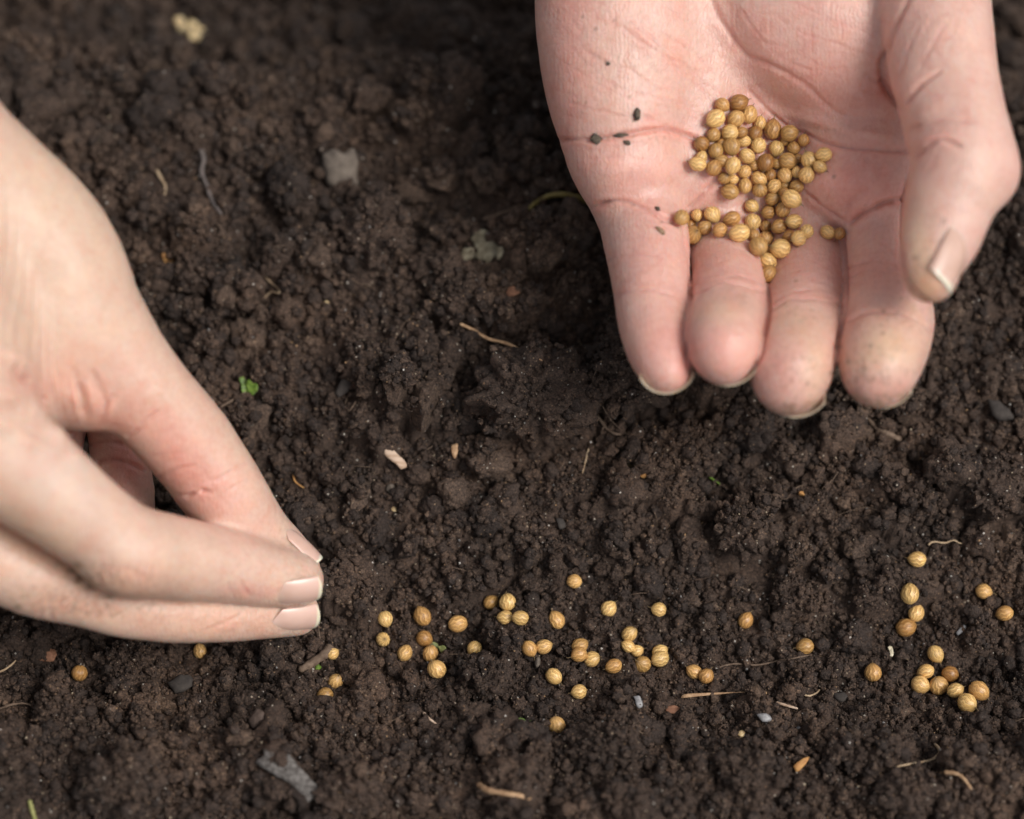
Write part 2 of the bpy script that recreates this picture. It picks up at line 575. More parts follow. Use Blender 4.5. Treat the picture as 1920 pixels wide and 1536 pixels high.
# ------------------------------------------------------------------ implicit-surface hands
class Field:
    def __init__(self, lo, hi, vox):
        self.lo, self.vox = np.array(lo, float), vox
        self.n = np.ceil((np.array(hi) - self.lo) / vox).astype(int) + 1
        self.f = np.full(self.n, 9.0, np.float32)

    def _box(self, lo, hi):
        a = np.clip(np.floor((lo - self.lo) / self.vox).astype(int), 0, self.n)
        b = np.clip(np.ceil((hi - self.lo) / self.vox).astype(int) + 1, 0, self.n)
        sl = tuple(slice(x, y) for x, y in zip(a, b))
        ax = [(self.lo[i] + self.vox * np.arange(a[i], b[i])).astype(np.float32) for i in range(3)]
        return sl, ax

    def union(self, d, sl, k):
        s = self.f[sl]
        if k <= 0.01:
            np.minimum(s, d, out=s)
        else:
            h = np.clip(k - np.abs(s - d), 0, None) / k
            s[...] = np.minimum(s, d) - h * h * k * 0.25

    def cone(self, p1, r1, p2, r2, k=0.0, target=None, m=7.0):
        p1, p2 = np.array(p1), np.array(p2)
        R = max(r1, r2) + m
        sl, ax = self._box(np.minimum(p1, p2) - R, np.maximum(p1, p2) + R)
        if any(len(a) == 0 for a in ax):
            return
        x, y, z = ax[0][:, None, None], ax[1][None, :, None], ax[2][None, None, :]
        ba = (p2 - p1).astype(np.float32)
        L2 = max(float(ba @ ba), 1e-6)
        t = np.clip(((x - p1[0]) * ba[0] + (y - p1[1]) * ba[1] + (z - p1[2]) * ba[2]) / L2, 0, 1)
        d = np.sqrt((x - p1[0] - t * ba[0]) ** 2 + (y - p1[1] - t * ba[1]) ** 2 + (z - p1[2] - t * ba[2]) ** 2)
        d -= (r1 + (r2 - r1) * t)
        (target or self).union(d.astype(np.float32), sl, k)

    def ellipsoid(self, c, rad, axes=None, k=0.0, m=7.0):
        c, rad = np.array(c), np.array(rad, float)
        R = rad.max() + m
        sl, ax = self._box(c - R, c + R)
        x, y, z = ax[0][:, None, None] - c[0], ax[1][None, :, None] - c[1], ax[2][None, None, :] - c[2]
        A = np.eye(3) if axes is None else np.array(axes)
        k0 = 0
        k1 = 0
        for i in range(3):
            u = x * A[i][0] + y * A[i][1] + z * A[i][2]
            k0 = k0 + (u / rad[i]) ** 2
            k1 = k1 + (u / rad[i] ** 2) ** 2
        k0, k1 = np.sqrt(k0), np.sqrt(k1) + 1e-6
        self.union((k0 * (k0 - 1) / k1).astype(np.float32), sl, k)

    def soften(self, w):
        h = w // 2
        for a in range(3):
            p = np.pad(self.f, [(h + 1, h) if i == a else (0, 0) for i in range(3)], mode='edge')
            c = np.cumsum(p, axis=a, dtype=np.float32 if a < 0 else np.float64)
            n = self.f.shape[a]
            hi = np.take(c, np.arange(w, w + n), axis=a)
            lo_ = np.take(c, np.arange(0, n), axis=a)
            self.f = ((hi - lo_) / w).astype(np.float32)

    def merge(self, other, k):
        self.union(other.f, (slice(None),) * 3, k)


def spline(pts, n=5):
    pts = np.array(pts, float)
    P = np.vstack([2 * pts[0] - pts[1], pts, 2 * pts[-1] - pts[-2]])
    out = []
    for i in range(1, len(P) - 2):
        for t in np.linspace(0, 1, n, endpoint=False):
            a, b, c, d = P[i - 1], P[i], P[i + 1], P[i + 2]
            out.append(0.5 * ((2 * b) + (-a + c) * t + (2 * a - 5 * b + 4 * c - d) * t * t + (-a + 3 * b - 3 * c + d) * t ** 3))
    out.append(pts[-1])
    return np.array(out)


def chain(F, pts, k=0.0, n=4):
    """pts: (px, py, depth, radius px). A limb of smoothly varying radius."""
    s = spline(pts, n)
    q = [(Q(a, b, d), r / FPX * d) for a, b, d, r in s]
    for (p1, r1), (p2, r2) in zip(q[:-1], q[1:]):
        F.cone(p1, r1, p2, r2, k)


def sub_field(F):
    G = Field.__new__(Field)
    G.lo, G.vox, G.n = F.lo, F.vox, F.n
    G.f = np.full(F.n, 9.0, np.float32)
    return G


def surface_net(F):
    f = F.f
    f[0], f[-1], f[:, 0], f[:, -1], f[:, :, 0], f[:, :, -1] = 9, 9, 9, 9, 9, 9
    s = f < 0
    c = s[:-1, :-1, :-1].astype(np.uint8)
    tot = np.zeros(c.shape, np.uint8)
    for dx in (0, 1):
        for dy in (0, 1):
            for dz in (0, 1):
                tot += s[dx:dx + c.shape[0], dy:dy + c.shape[1], dz:dz + c.shape[2]]
    act = np.argwhere((tot > 0) & (tot < 8))
    vid = np.full(c.shape, -1, np.int32)
    vid[act[:, 0], act[:, 1], act[:, 2]] = np.arange(len(act))
    corners = [(a, b, d) for a in (0, 1) for b in (0, 1) for d in (0, 1)]
    val = {k: f[act[:, 0] + k[0], act[:, 1] + k[1], act[:, 2] + k[2]] for k in corners}
    acc = np.zeros((len(act), 3))
    cnt = np.zeros(len(act))
    for a in corners:
        for ax in range(3):
            if a[ax] == 0:
                b = list(a)
                b[ax] = 1
                b = tuple(b)
                fa, fb = val[a], val[b]
                m = (fa < 0) != (fb < 0)
                t = np.where(m, fa / np.where(m, fa - fb, 1.0), 0)
                p = np.array(a, float)[None] + np.zeros((len(act), 3))
                p[:, ax] += t
                acc += p * m[:, None]
                cnt += m
    v = F.lo + (act + acc / cnt[:, None]) * F.vox
    faces = []
    for ax in range(3):
        o1, o2 = [(1, 2), (2, 0), (0, 1)][ax]
        a = [slice(1, -1)] * 3
        a[ax] = slice(0, -1)
        b = list(a)
        b[ax] = slice(1, None)
        sa, sb = s[tuple(a)], s[tuple(b)]
        e = np.argwhere(sa != sb)
        inside = sa[e[:, 0], e[:, 1], e[:, 2]]
        off = np.array([1, 1, 1])
        off[ax] = 0
        e = e + off
        u1, u2 = np.zeros(3, int), np.zeros(3, int)
        u1[o1] = 1
        u2[o2] = 1
        q = [e - u1 - u2, e - u2, e, e - u1]
        ids = np.stack([vid[x[:, 0], x[:, 1], x[:, 2]] for x in q], -1)
        ids[~inside] = ids[~inside][:, ::-1]
        faces.append(ids)
    faces = np.concatenate(faces)
    faces = faces[(faces >= 0).all(1)]
    return v, faces


def relax(v, faces, it=2, lam=0.5):
    e = np.concatenate([faces[:, [0, 1]], faces[:, [1, 2]], faces[:, [2, 3]], faces[:, [3, 0]]])
    n = len(v)
    deg = np.bincount(e[:, 0], minlength=n) + np.bincount(e[:, 1], minlength=n)
    for k in range(it):
        for l in (lam, -lam * 0.9):
            s = np.zeros_like(v)
            for a in range(3):
                s[:, a] = np.bincount(e[:, 0], v[e[:, 1], a], n) + np.bincount(e[:, 1], v[e[:, 0], a], n)
            v = v + l * (s / deg[:, None] - v)
    return v


def normals(v, faces):
    a, b = v[faces[:, 2]] - v[faces[:, 0]], v[faces[:, 3]] - v[faces[:, 1]]
    fn = np.cross(a, b)
    out = np.zeros_like(v)
    for k in range(4):
        for c in range(3):
            out[:, c] += np.bincount(faces[:, k], fn[:, c], len(v))
    return out / (np.linalg.norm(out, axis=1, keepdims=True) + 1e-12)


def poly_dist(px, py, pts):
    """distance to a smooth stroke and the position 0..1 along it"""
    s = spline([(a, b) for a, b in pts], 6)
    best = np.full(px.shape, 1e9)
    along = np.zeros(px.shape)
    seg = np.linalg.norm(np.diff(s, axis=0), axis=1)
    cum = np.concatenate([[0], np.cumsum(seg)])
    side = np.zeros(px.shape)
    for i in range(len(s) - 1):
        a, b = s[i], s[i + 1]
        d = b - a
        L2 = max(d @ d, 1e-9)
        t = np.clip(((px - a[0]) * d[0] + (py - a[1]) * d[1]) / L2, 0, 1)
        dd = np.hypot(px - a[0] - t * d[0], py - a[1] - t * d[1])
        m = dd < best
        best[m] = dd[m]
        along[m] = ((cum[i] + t * seg[i]) / cum[-1])[m]
    return best, along


class HandMesh:
    def __init__(self, F, base):
        v, f = surface_net(F)
        v = relax(v, f, 4, 0.5)
        self.v, self.f = v, f
        self.n = normals(v, f)
        self.px = 960 + v[:, 0] / -v[:, 2] * FPX
        self.py = 768 - v[:, 1] / -v[:, 2] * FPX
        self.front = np.clip((self.n * (-v / np.linalg.norm(v, axis=1, keepdims=True))).sum(1) * 3 + 0.3, 0, 1)
        self.off = np.zeros(len(v))
        self.col = np.tile(np.array(base, float), (len(v), 1))

    def crease(self, pts, depth, w, red=0.5, dmax=1e9, col=(0.50, 0.17, 0.13), ends=0.14, dmin=0, puff=0.12, wob=1.2, zone=None):
        """press a fold into the skin; depth mm, w photo px"""
        depth, w, red = depth * 0.54, w * 0.68, red * 0.28
        xs, ys = [p[0] for p in pts], [p[1] for p in pts]
        R = w * 8 + 12
        m = (self.px > min(xs) - R) & (self.px < max(xs) + R) & (self.py > min(ys) - R) & (self.py < max(ys) + R)
        m &= (self.front > 0.02) & (-self.v[:, 2] < dmax) & (-self.v[:, 2] > dmin)
        if zone is not None:
            m &= zone
        i = np.nonzero(m)[0]
        if len(i) == 0:
            return
        nz = np.stack([self.px[i] / 26, self.py[i] / 26, np.full(len(i), depth * 9)], -1)
        d, t = poly_dist(self.px[i] + wob * vnoise(nz), self.py[i] + wob * vnoise(nz + 31), pts)
        fade = np.clip(np.minimum(t, 1 - t) / ends, 0, 1) ** 0.7 if ends > 0 else 1.0
        fr = self.front[i]
        var = np.clip(1 + 0.75 * vnoise(np.stack([t * 7, np.full(len(i), depth * 13), np.full(len(i), xs[0] * 0.37)], -1)), 0.3, 1.6)
        fade = fade * var
        w = w * (0.75 + 0.3 * var)
        self.off[i] += (-depth * np.exp(-(d / w) ** 2) + puff * depth * np.exp(-((d - 2.6 * w) / (1.5 * w)) ** 2)) * fade * fr
        a = (red * np.exp(-(d / (w * 1.5)) ** 2) * fade * fr)[:, None]
        self.col[i] = self.col[i] * (1 - a) + np.array(col) * a
        a = (1.1 * red * np.exp(-(d / (w * 4.5)) ** 2) * fade * fr)[:, None]
        self.col[i] = self.col[i] * (1 - a) + np.array((0.70, 0.32, 0.27)) * a

    def tint(self, cx, cy, rx, ry, col, a, rot=0.0, dmax=1e9, hard=2.0, dmin=0):
        c, s = math.cos(rot), math.sin(rot)
        dx, dy = self.px - cx, self.py - cy
        u, w = (dx * c + dy * s) / rx, (-dx * s + dy * c) / ry
        nz = vnoise(np.stack([self.px / 30, self.py / 30, np.full(len(dx), 3.3)], -1))
        k = a * np.exp(-((u * u + w * w) ** (hard / 2)) * (1 + 0.4 * nz))
        k = k * ((-self.v[:, 2] < dmax) & (-self.v[:, 2] > dmin) & (self.front > 0))
        k = k[:, None]
        self.col = self.col * (1 - k) + np.array(col) * k

    def dirt(self, cx, cy, rx, ry, a, dmax=1e9, fine=7.0):
        """soil rubbed into the skin: broken specks and smears"""
        dx, dy = (self.px - cx) / rx, (self.py - cy) / ry
        p3 = np.stack([self.px / fine, self.py / fine, np.full(len(dx), cx * 0.1)], -1)
        n = fbm(p3, 3, 0.7)
        k = np.exp(-(dx * dx + dy * dy)) * (np.clip(n - 0.25, 0, 0.35) / 0.35 * 0.85 + 0.12) * a
        k = (k * ((-self.v[:, 2] < dmax) & (self.front > 0)))[:, None]
        self.col = self.col * (1 - k) + np.array((0.22, 0.15, 0.10)) * k

    def bulge(self, cx, cy, rx, ry, h, rot=0.0, dmax=1e9, dmin=0):
        c, s = math.cos(rot), math.sin(rot)
        dx, dy = self.px - cx, self.py - cy
        u, w = (dx * c + dy * s) / rx, (-dx * s + dy * c) / ry
        k = ((-self.v[:, 2] < dmax) & (-self.v[:, 2] > dmin)) * self.front
        self.off += h * np.exp(-(u * u + w * w)) * k

    def finish(self, name, label, cat, origin, group=None):
        # gentle overall unevenness
        self.off += 0.10 * fbm(self.v / 7.0, 3)
        v = self.v + self.n * self.off[:, None]
        wv = q2w(v)
        self.world = wv
        o0 = np.asarray(origin, float)
        me = fast_mesh(name, (wv - o0) * MM, self.f)
        set_col(me, np.clip(self.col, 0.01, 0.95))
        o = add(name, me, M_SKIN, loc=o0)
        tag(o, label, cat, group)
        self.obj, self.origin = o, o0
        self.bvh = BVHTree.FromPolygons([Vector(x) for x in wv], [tuple(int(q) for q in x) for x in self.f])
        return o

    def hit(self, px, py):
        v = Vector(ray(px, py)).normalized()
        loc, nor, idx, dist = self.bvh.ray_cast(Vector(CAM), v)
        if loc is None:
            return None, None
        return np.array(loc), np.array(nor)


VOX = 0.40
SKIN_PALM = (0.645, 0.41, 0.355)
SKIN_BACK = (0.64, 0.45, 0.36)
CREASE_RED = (0.52, 0.19, 0.14)

# ---- the open palm (fingers towards the viewer, thumb at the right)
lo = (-1.5, -8, -650)
FR = Field((2, -10, -634), (112, 205, -552), VOX)
chain(FR, [(1113, -160, 604, 100), (1117, 0, 602, 108), (1131, 120, 601, 108), (1148, 220, 600, 104), (1163, 300, 599, 94), (1186, 370, 600, 80)], 0)
chain(FR, [(1240, -200, 616, 110), (1260, 0, 615, 105), (1285, 150, 614, 98), (1312, 260, 613, 90), (1336, 360, 611, 78)], 9)
chain(FR, [(1400, -200, 620, 110), (1420, 0, 620, 105), (1445, 150, 620, 92), (1472, 290, 618, 84), (1492, 390, 611, 74)], 9)
chain(FR, [(1560, -200, 618, 120), (1575, 0, 616, 105), (1605, 180, 613, 92), (1632, 300, 607, 84), (1642, 370, 604, 80)], 9)
FR.ellipsoid(Q(1190, 50, 601.5), (14, 25, 12), k=13)
FR.ellipsoid(Q(1200, 310, 602), (11, 7.5, 8.5), k=6)
FR.ellipsoid(Q(1330, 345, 605), (8, 5.5, 6), k=6)
FR.ellipsoid(Q(1610, 345, 603), (11, 7, 9), k=6)
a_ = math.radians(-32)
FR.ellipsoid(Q(1560, 45, 603), (29, 20, 17), [(math.cos(a_), math.sin(a_), 0), (-math.sin(a_), math.cos(a_), 0), (0, 0, 1)], k=7)
FR.ellipsoid(Q(1420, -330, 612), (38, 30, 17), k=14)
chain(FR, [(1430, -330, 612, 200), (1440, -520, 613, 175), (1450, -900, 618, 200)], 20, 2)
FR.soften(9)
# thumb
TH = sub_field(FR)
chain(TH, [(1745, -190, 596, 125), (1752, -20, 588, 104), (1766, 110, 580, 99), (1789, 220, 573, 94), (1806, 303, 568, 94), (1781, 378, 567, 82), (1764, 440, 566, 72), (1745, 492, 563, 56), (1746, 521, 561, 46)], 1.0)
TH.ellipsoid(Q(1866, 326, 569), (4.2, 5.2, 6), k=4)
FR.merge(TH, 3.0)
FG = sub_field(FR)
chain(FG, [(1185, 350, 603, 70), (1208, 430, 598, 80), (1220, 520, 590, 74), (1226, 600, 583, 68), (1240, 665, 577, 59), (1250, 696, 574, 42)], 0.3)
G2 = sub_field(FR)
chain(G2, [(1335, 370, 611, 66), (1360, 470, 604, 74), (1366, 540, 593, 73), (1359, 600, 581, 75), (1356, 640, 572, 71), (1357, 665, 570, 57)], 0.3)
FG.merge(G2, 0.25)
G2.f[:] = 9
chain(G2, [(1490, 390, 611, 70), (1510, 480, 604, 76), (1511, 560, 595, 77), (1497, 635, 583, 82), (1484, 688, 574, 79), (1479, 716, 572, 64)], 0.3)
FG.merge(G2, 0.25)
G2.f[:] = 9
chain(G2, [(1640, 350, 604, 76), (1655, 460, 599, 79), (1660, 540, 592, 80), (1662, 605, 584, 89), (1655, 655, 577, 83), (1649, 686, 573, 74), (1646, 704, 572, 61)], 0.3)
FG.merge(G2, 0.25)
FR.merge(FG, 2.2)
# keep the thumb separate from the index finger it crosses
HR = HandMesh(FR, SKIN_PALM)
del FR, TH, FG, G2

PINK = (0.67, 0.315, 0.27)
PALE = (0.69, 0.50, 0.42)
TAN = (0.64, 0.46, 0.32)
H_ = HR
H_.tint(1180, 120, 120, 190, PALE, 0.45)
H_.tint(1190, 330, 80, 45, PINK, 0.35)
H_.tint(1060, 150, 50, 180, PINK, 0.5)
H_.tint(1600, 340, 110, 60, PINK, 0.6)
H_.tint(1560, 150, 130, 60, PINK, 0.3, 0.4)
H_.tint(1480, 230, 120, 60, PINK, 0.3)
H_.tint(1330, 60, 90, 110, PALE, 0.4)
H_.tint(1800, 120, 70, 200, PALE, 0.55)
H_.tint(1830, 350, 60, 90, PALE, 0.5)
H_.tint(1722, 480, 34, 100, TAN, 0.75, dmax=575)
H_.tint(1740, 540, 40, 40, (0.56, 0.33, 0.18), 0.6, dmax=575)
H_.tint(1240, 640, 55, 75, PINK, 0.45)
H_.tint(1290, 690, 26, 60, (0.60, 0.20, 0.17), 0.5)
H_.tint(1356, 660, 65, 60, PINK, 0.45)
H_.tint(1350, 585, 70, 26, (0.62, 0.42, 0.31), 0.6)
H_.tint(1500, 610, 66, 36, TAN, 0.45)
H_.tint(1470, 715, 70, 60, PINK, 0.25)
H_.tint(1530, 700, 30, 60, TAN, 0.5)
H_.tint(1660, 650, 78, 55, TAN, 0.75)
H_.tint(1640, 735, 60, 30, PINK, 0.35)
H_.tint(1600, 620, 26, 60, PINK, 0.3)
for cx in (1210, 1365, 1512, 1650):
    H_.tint(cx, 500, 62, 50, (0.67, 0.36, 0.31), 0.35)
for (x, y, rx, ry, h, a) in ((1150, 318, 60, 30, 0.9, 0), (1250, 325, 44, 30, 0.7, 0.2), (1345, 310, 40, 26, 0.4, 0), (1600, 340, 80, 34, 1.0, -0.1), (1520, 330, 34, 40, 0.5, 0),
                            (1160, 200, 80, 34, 0.5, 0.1), (1560, 235, 110, 10, 0.6, 0.25), (1640, 256, 60, 12, 0.7, 0.05), (1735, 210, 40, 16, 0.6, -0.5), (1745, 262, 44, 12, 0.6, -0.2),
                            (1700, 160, 22, 40, 0.6, 0.3), (1615, 180, 44, 26, 0.9, 0.5), (1420, 60, 30, 90, 0.6, -0.5), (1300, 100, 26, 90, 0.5, -0.7), (1220, 80, 22, 80, 0.4, -0.8),
                            (1215, 440, 60, 34, 0.5, 0), (1655, 440, 50, 40, 0.5, 0), (1362, 490, 50, 24, 0.3, 0), (1512, 510, 50, 30, 0.3, 0), (1222, 515, 60, 18, 0.35, 0), (1655, 545, 60, 24, 0.35, 0)):
    H_.bulge(x, y, rx, ry, h, a)
C = H_.crease
C([(1040, 263), (1110, 262), (1180, 252), (1240, 243), (1290, 256), (1335, 285)], 1.3, 5.0, 0.9, ends=0.06)
C([(1200, 215), (1240, 232), (1285, 250), (1320, 265)], 0.5, 5, 0.5)
C([(1320, -40), (1352, 40), (1400, 77 + 25), (1441, 120), (1509, 158), (1553, 200), (1591, 218), (1673, 226), (1700, 228)], 0.65, 7.5, 0.5, ends=0.12)
C([(1396, 160), (1468, 232), (1523, 257), (1564, 273), (1646, 282), (1710, 286)], 1.2, 5.0, 0.7, ends=0.1)
C([(1706, -10), (1676, 55), (1662, 96), (1651, 122), (1660, 164), (1684, 198), (1702, 214)], 1.9, 7.0, 0.75, ends=0.2)
C([(1622, 140), (1640, 152), (1664, 158)], 0.9, 5.0, 0.5)
C([(1769, 131), (1745, 146), (1722, 166), (1698, 199)], 1.2, 5.5, 0.7)
C([(1700, 246), (1742, 232), (1796, 226), (1829, 230)], 0.6, 4.5, 0.5)
C([(1714, 300), (1734, 279), (1769, 264), (1808, 278)], 1.2, 5.0, 0.6)
C([(1590, 424), (1612, 404), (1632, 393), (1662, 379), (1700, 374)], 1.8, 6.0, 0.85, dmin=580, ends=0.1)
C([(1105, 392), (1147, 378), (1188, 383), (1225, 401), (1275, 424)], 1.25, 5.0, 0.85, ends=0.08)
C([(1340, 333), (1313, 370), (1290, 392)], 0.7, 5, 0.4)
C([(1506, 354), (1553, 396), (1590, 417)], 0.7, 5, 0.5)
C([(1540, 290), (1500, 330), (1470, 370)], 0.5, 5, 0.3)
C([(1645, 300), (1640, 340), (1600, 375), (1585, 400)], 0.5, 7, 0.6)
for pts, d in (([(1167, 38), (1208, 62), (1246, 100), (1292, 150), (1337, 186)], 0.4),
               ([(1083, 83), (1125, 112), (1177, 129), (1229, 165), (1271, 163)], 0.28),
               ([(1052, 117), (1104, 146), (1146, 173), (1198, 194)], 0.25),
               ([(1130, 20), (1180, 62), (1235, 98), (1300, 130)], 0.25),
               ([(1120, 150), (1190, 175), (1260, 190), (1320, 205)], 0.22),
               ([(1060, 190), (1120, 206), (1180, 222)], 0.22),
               ([(1240, 60), (1300, 100), (1345, 150)], 0.22),
               ([(1090, 300), (1150, 295), (1220, 300)], 0.15),
               ([(1380, 0), (1420, 60), (1470, 110), (1540, 140)], 0.2),
               ([(1440, 20), (1500, 60), (1560, 80), (1640, 110)], 0.2),
               ([(1460, -10), (1540, 30), (1620, 60), (1650, 90)], 0.18),
               ([(1520, 40), (1524, 100), (1530, 150)], 0.15),
               ([(1580, 20), (1578, 90), (1590, 160)], 0.15),
               ([(1727, 40), (1700, 100), (1690, 150)], 0.3),
               ([(1790, 20), (1745, 90), (1715, 150)], 0.25),
               ([(1600, 170), (1620, 190), (1650, 200)], 0.2),
               ([(1720, 265), (1760, 250), (1800, 252)], 0.15),
               ([(1745, 180), (1790, 178), (1830, 190)], 0.12),
               ([(1720, 210), (1770, 200), (1820, 212)], 0.12)):
    C(pts, d, 3.6, 0.32)
for pts, d, r in (([(1135, 492), (1170, 480), (1220, 479), (1288, 494)], 0.3, 0.3),
                  ([(1140, 505), (1200, 493), (1285, 505)], 0.15, 0.15),
                  ([(1150, 556), (1180, 547), (1225, 545), (1292, 562)], 0.5, 0.35),
                  ([(1294, 556), (1330, 536), (1370, 530), (1440, 552)], 0.6, 0.3),
                  ([(1294, 540), (1340, 524), (1390, 520), (1438, 536)], 0.25, 0.2),
                  ([(1438, 585), (1480, 563), (1530, 560), (1586, 578)], 0.55, 0.3),
                  ([(1440, 566), (1490, 546), (1540, 544), (1586, 560)], 0.25, 0.2),
                  ([(1576, 608), (1620, 588), (1680, 584), (1720, 600), (1752, 628)], 0.6, 0.4),
                  ([(1582, 505), (1620, 494), (1660, 494), (1700, 515)], 0.5, 0.35),
                  ([(1582, 522), (1630, 508), (1680, 515)], 0.25, 0.2)):
    C(pts, d, 4.0, r, ends=0.08, wob=3)
for cx, y0, y1 in ((1210, 420, 540), (1362, 462, 520), (1512, 470, 556), (1650, 430, 560)):
    for k in range(10):
        yy = y0 + (y1 - y0) * (k + 0.5) / 10 + rng.uniform(-3, 3)
        xa, xb = cx - rng.uniform(30, 66), cx + rng.uniform(30, 66)
        C([(xa, yy + 8), ((xa + xb) / 2, yy), (xb, yy + 8)], 0.06, 2.6, 0.10, puff=0.4)
for pts, d in (([(1278, 425), (1290, 480), (1294, 560), (1289, 620), (1286, 672), (1294, 706)], 1.7),
               ([(1426, 470), (1438, 520), (1442, 575), (1435, 620), (1428, 660), (1406, 704)], 1.7),
               ([(1580, 440), (1584, 500), (1587, 560), (1580, 600), (1569, 650), (1566, 700), (1562, 735)], 1.7),
               ([(1702, 330), (1692, 380), (1689, 430), (1691, 480), (1701, 525), (1728, 556), (1752, 572)], 1.6)):
    C(pts, d, 4.2, 0.8, ends=0.1, puff=0.0, wob=0.5, col=(0.42, 0.14, 0.11))  # gaps between fingers: carved, with their shade also painted in as dark red
for k in range(150):
    x, y = rng.uniform(1040, 1880), rng.uniform(-10, 330)
    if y > 240 and 1280 < x < 1560:
        continue
    a = 0.5 if x < 1350 else (0.25 if x < 1640 else -1.0)
    if rng.random() < 0.3:
        a += 1.5
    a += rng.normal() * 0.22
    l = rng.uniform(14, 46)
    C([(x - l * math.cos(a), y - l * math.sin(a)), (x + rng.uniform(-4, 4), y + rng.uniform(-4, 4)), (x + l * math.cos(a), y + l * math.sin(a))], rng.uniform(0.06, 0.15), 4.4, 0.16)
DIRT = (0.20, 0.14, 0.10)
for (x, y, s) in ((1136, 118, 4), (1092, 32, 3), (1117, 54, 4), (1152, 38, 3), (1180, 182, 3), (1100, 192, 3), (1770, 412, 3), (1769, 418, 4),
                  (1715, 484, 4), (1722, 484, 3), (1744, 484, 3), (1567, 332, 4), (1655, 625, 4), (1620, 690, 5), (1590, 678, 5), (1560, 700, 5),
                  (1690, 560, 3), (1657, 583, 4), (1684, 583, 3), (1492, 528, 3), (1240, 418, 3), (1575, 650, 5), (1632, 648, 5), (1515, 720, 4)):
    H_.tint(x, y, s, s, DIRT, 0.6, hard=4)
for (x, y) in ((1480, 772), (1530, 756), (1640, 760), (1690, 742), (1600, 745)):
    H_.tint(x, y, 24, 7, (0.38, 0.26, 0.17), 0.55)
for x, y, rx, ry, a in ((1640, 700, 90, 60, 0.45), (1655, 610, 90, 34, 0.35), (1500, 700, 70, 60, 0.35), (1505, 590, 70, 30, 0.35), (1360, 560, 66, 24, 0.3),
                        (1725, 500, 50, 80, 0.40), (1170, 255, 110, 12, 0.35), (1160, 120, 110, 130, 0.16), (1520, 240, 90, 16, 0.25), (1480, 765, 60, 14, 0.6), (1640, 750, 60, 14, 0.6),
                        (1250, 725, 40, 12, 0.35), (1356, 708, 50, 12, 0.3), (1640, 385, 50, 10, 0.3), (1180, 385, 70, 10, 0.3)):
    H_.dirt(x, y, rx, ry, a)
o_r = H_.finish('hand', 'open cupped hand, palm up, holding a heap of round brown seeds', 'hand', W(1440, 300, 612))

# ---- the pinching hand at the left
FL = Field((-175, -62, -634), (-33, 85, -536), VOX)
D = FL
chain(D, [(-700, -100, 552, 260), (-480, 20, 554, 240), (-300, 145, 556, 200), (-160, 264, 560, 166), (-18, 384, 567, 136), (85, 480, 571, 126), (146, 588, 574, 116), (217, 684, 577, 98), (275, 745, 580, 86),
          (331, 806, 584, 82), (372, 856, 587, 78), (420, 926, 590, 75), (474, 1000, 595, 64), (527, 1047, 598, 54), (556, 1072, 600, 42)], 1.5)
chain(D, [(-700, 200, 560, 260), (-450, 300, 560, 220), (-300, 450, 560, 200), (-200, 640, 556, 170), (-130, 760, 556, 150)], 16)
D.ellipsoid(Q(-60, 540, 574), (23, 26, 13), k=14)
D.ellipsoid(Q(30, 640, 572), (14, 12, 10), k=10)
chain(D, [(40, 620, 572, 85), (90, 665, 575, 74), (140, 705, 577, 68), (195, 708, 579, 64)], 6)
I = sub_field(FL)
chain(I, [(-220, 720, 548, 150), (-60, 820, 550, 124), (40, 882, 554, 103), (112, 936, 558, 92), (182, 990, 563, 84), (240, 1026, 567, 82), (330, 1046, 575, 79), (400, 1058, 581, 71), (480, 1074, 587, 62), (535, 1085, 591, 54), (557, 1089, 592, 50)], 0.3)
I.ellipsoid(Q(245, 1050, 566), (8, 6.5, 7.5), k=5)
D.merge(I, 2.5)
I.f[:] = 9
chain(I, [(-260, 900, 564, 120), (-60, 1010, 570, 86), (60, 1080, 574, 75), (160, 1116, 578, 60), (240, 1136, 582, 60), (330, 1147, 586, 58), (430, 1150, 591, 53), (500, 1150, 595, 47), (555, 1148, 598, 44)], 0.3)
D.merge(I, 0.3)
I.f[:] = 9
chain(I, [(-260, 960, 580, 90), (-40, 1050, 588, 66), (80, 1096, 592, 56), (160, 1118, 598, 48), (220, 1080, 604, 46), (238, 950, 608, 52), (222, 850, 610, 52), (205, 770, 608, 50), (160, 640, 600, 60)], 0.3)
D.merge(I, 0.4)
I.f[:] = 9
chain(I, [(-260, 900, 596, 80), (-60, 960, 606, 56), (40, 930, 608, 52), (100, 850, 608, 50), (105, 760, 606, 52), (60, 640, 598, 60)], 0.3)
D.merge(I, 0.4)
HL = HandMesh(FL, SKIN_BACK)
del FL, D, I
H_ = HL
H_.tint(120, 400, 160, 220, (0.60, 0.455, 0.345), 0.6)
H_.tint(140, 900, 110, 70, (0.66, 0.53, 0.46), 0.6, 0.7)
H_.tint(420, 1040, 160, 30, (0.66, 0.50, 0.42), 0.4, 0.1)
H_.tint(380, 900, 60, 160, PINK, 0.5, -0.7)
H_.tint(330, 860, 40, 120, (0.64, 0.28, 0.22), 0.4, -0.6)
H_.tint(430, 970, 60, 50, PALE, 0.35)
H_.tint(130, 720, 90, 60, PINK, 0.28)
H_.tint(200, 790, 60, 30, (0.62, 0.26, 0.20), 0.5)
H_.tint(240, 870, 50, 70, (0.62, 0.24, 0.20), 0.7, dmin=592)
H_.tint(100, 830, 50, 50, (0.55, 0.21, 0.18), 0.7, dmin=592)
H_.tint(240, 1085, 70, 34, (0.56, 0.33, 0.24), 0.5)  # this and the next browns paint the shade of the finger undersides
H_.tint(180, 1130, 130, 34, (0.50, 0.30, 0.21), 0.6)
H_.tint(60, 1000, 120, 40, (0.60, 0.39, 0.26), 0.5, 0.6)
H_.tint(420, 1165, 150, 30, (0.60, 0.33, 0.24), 0.5)
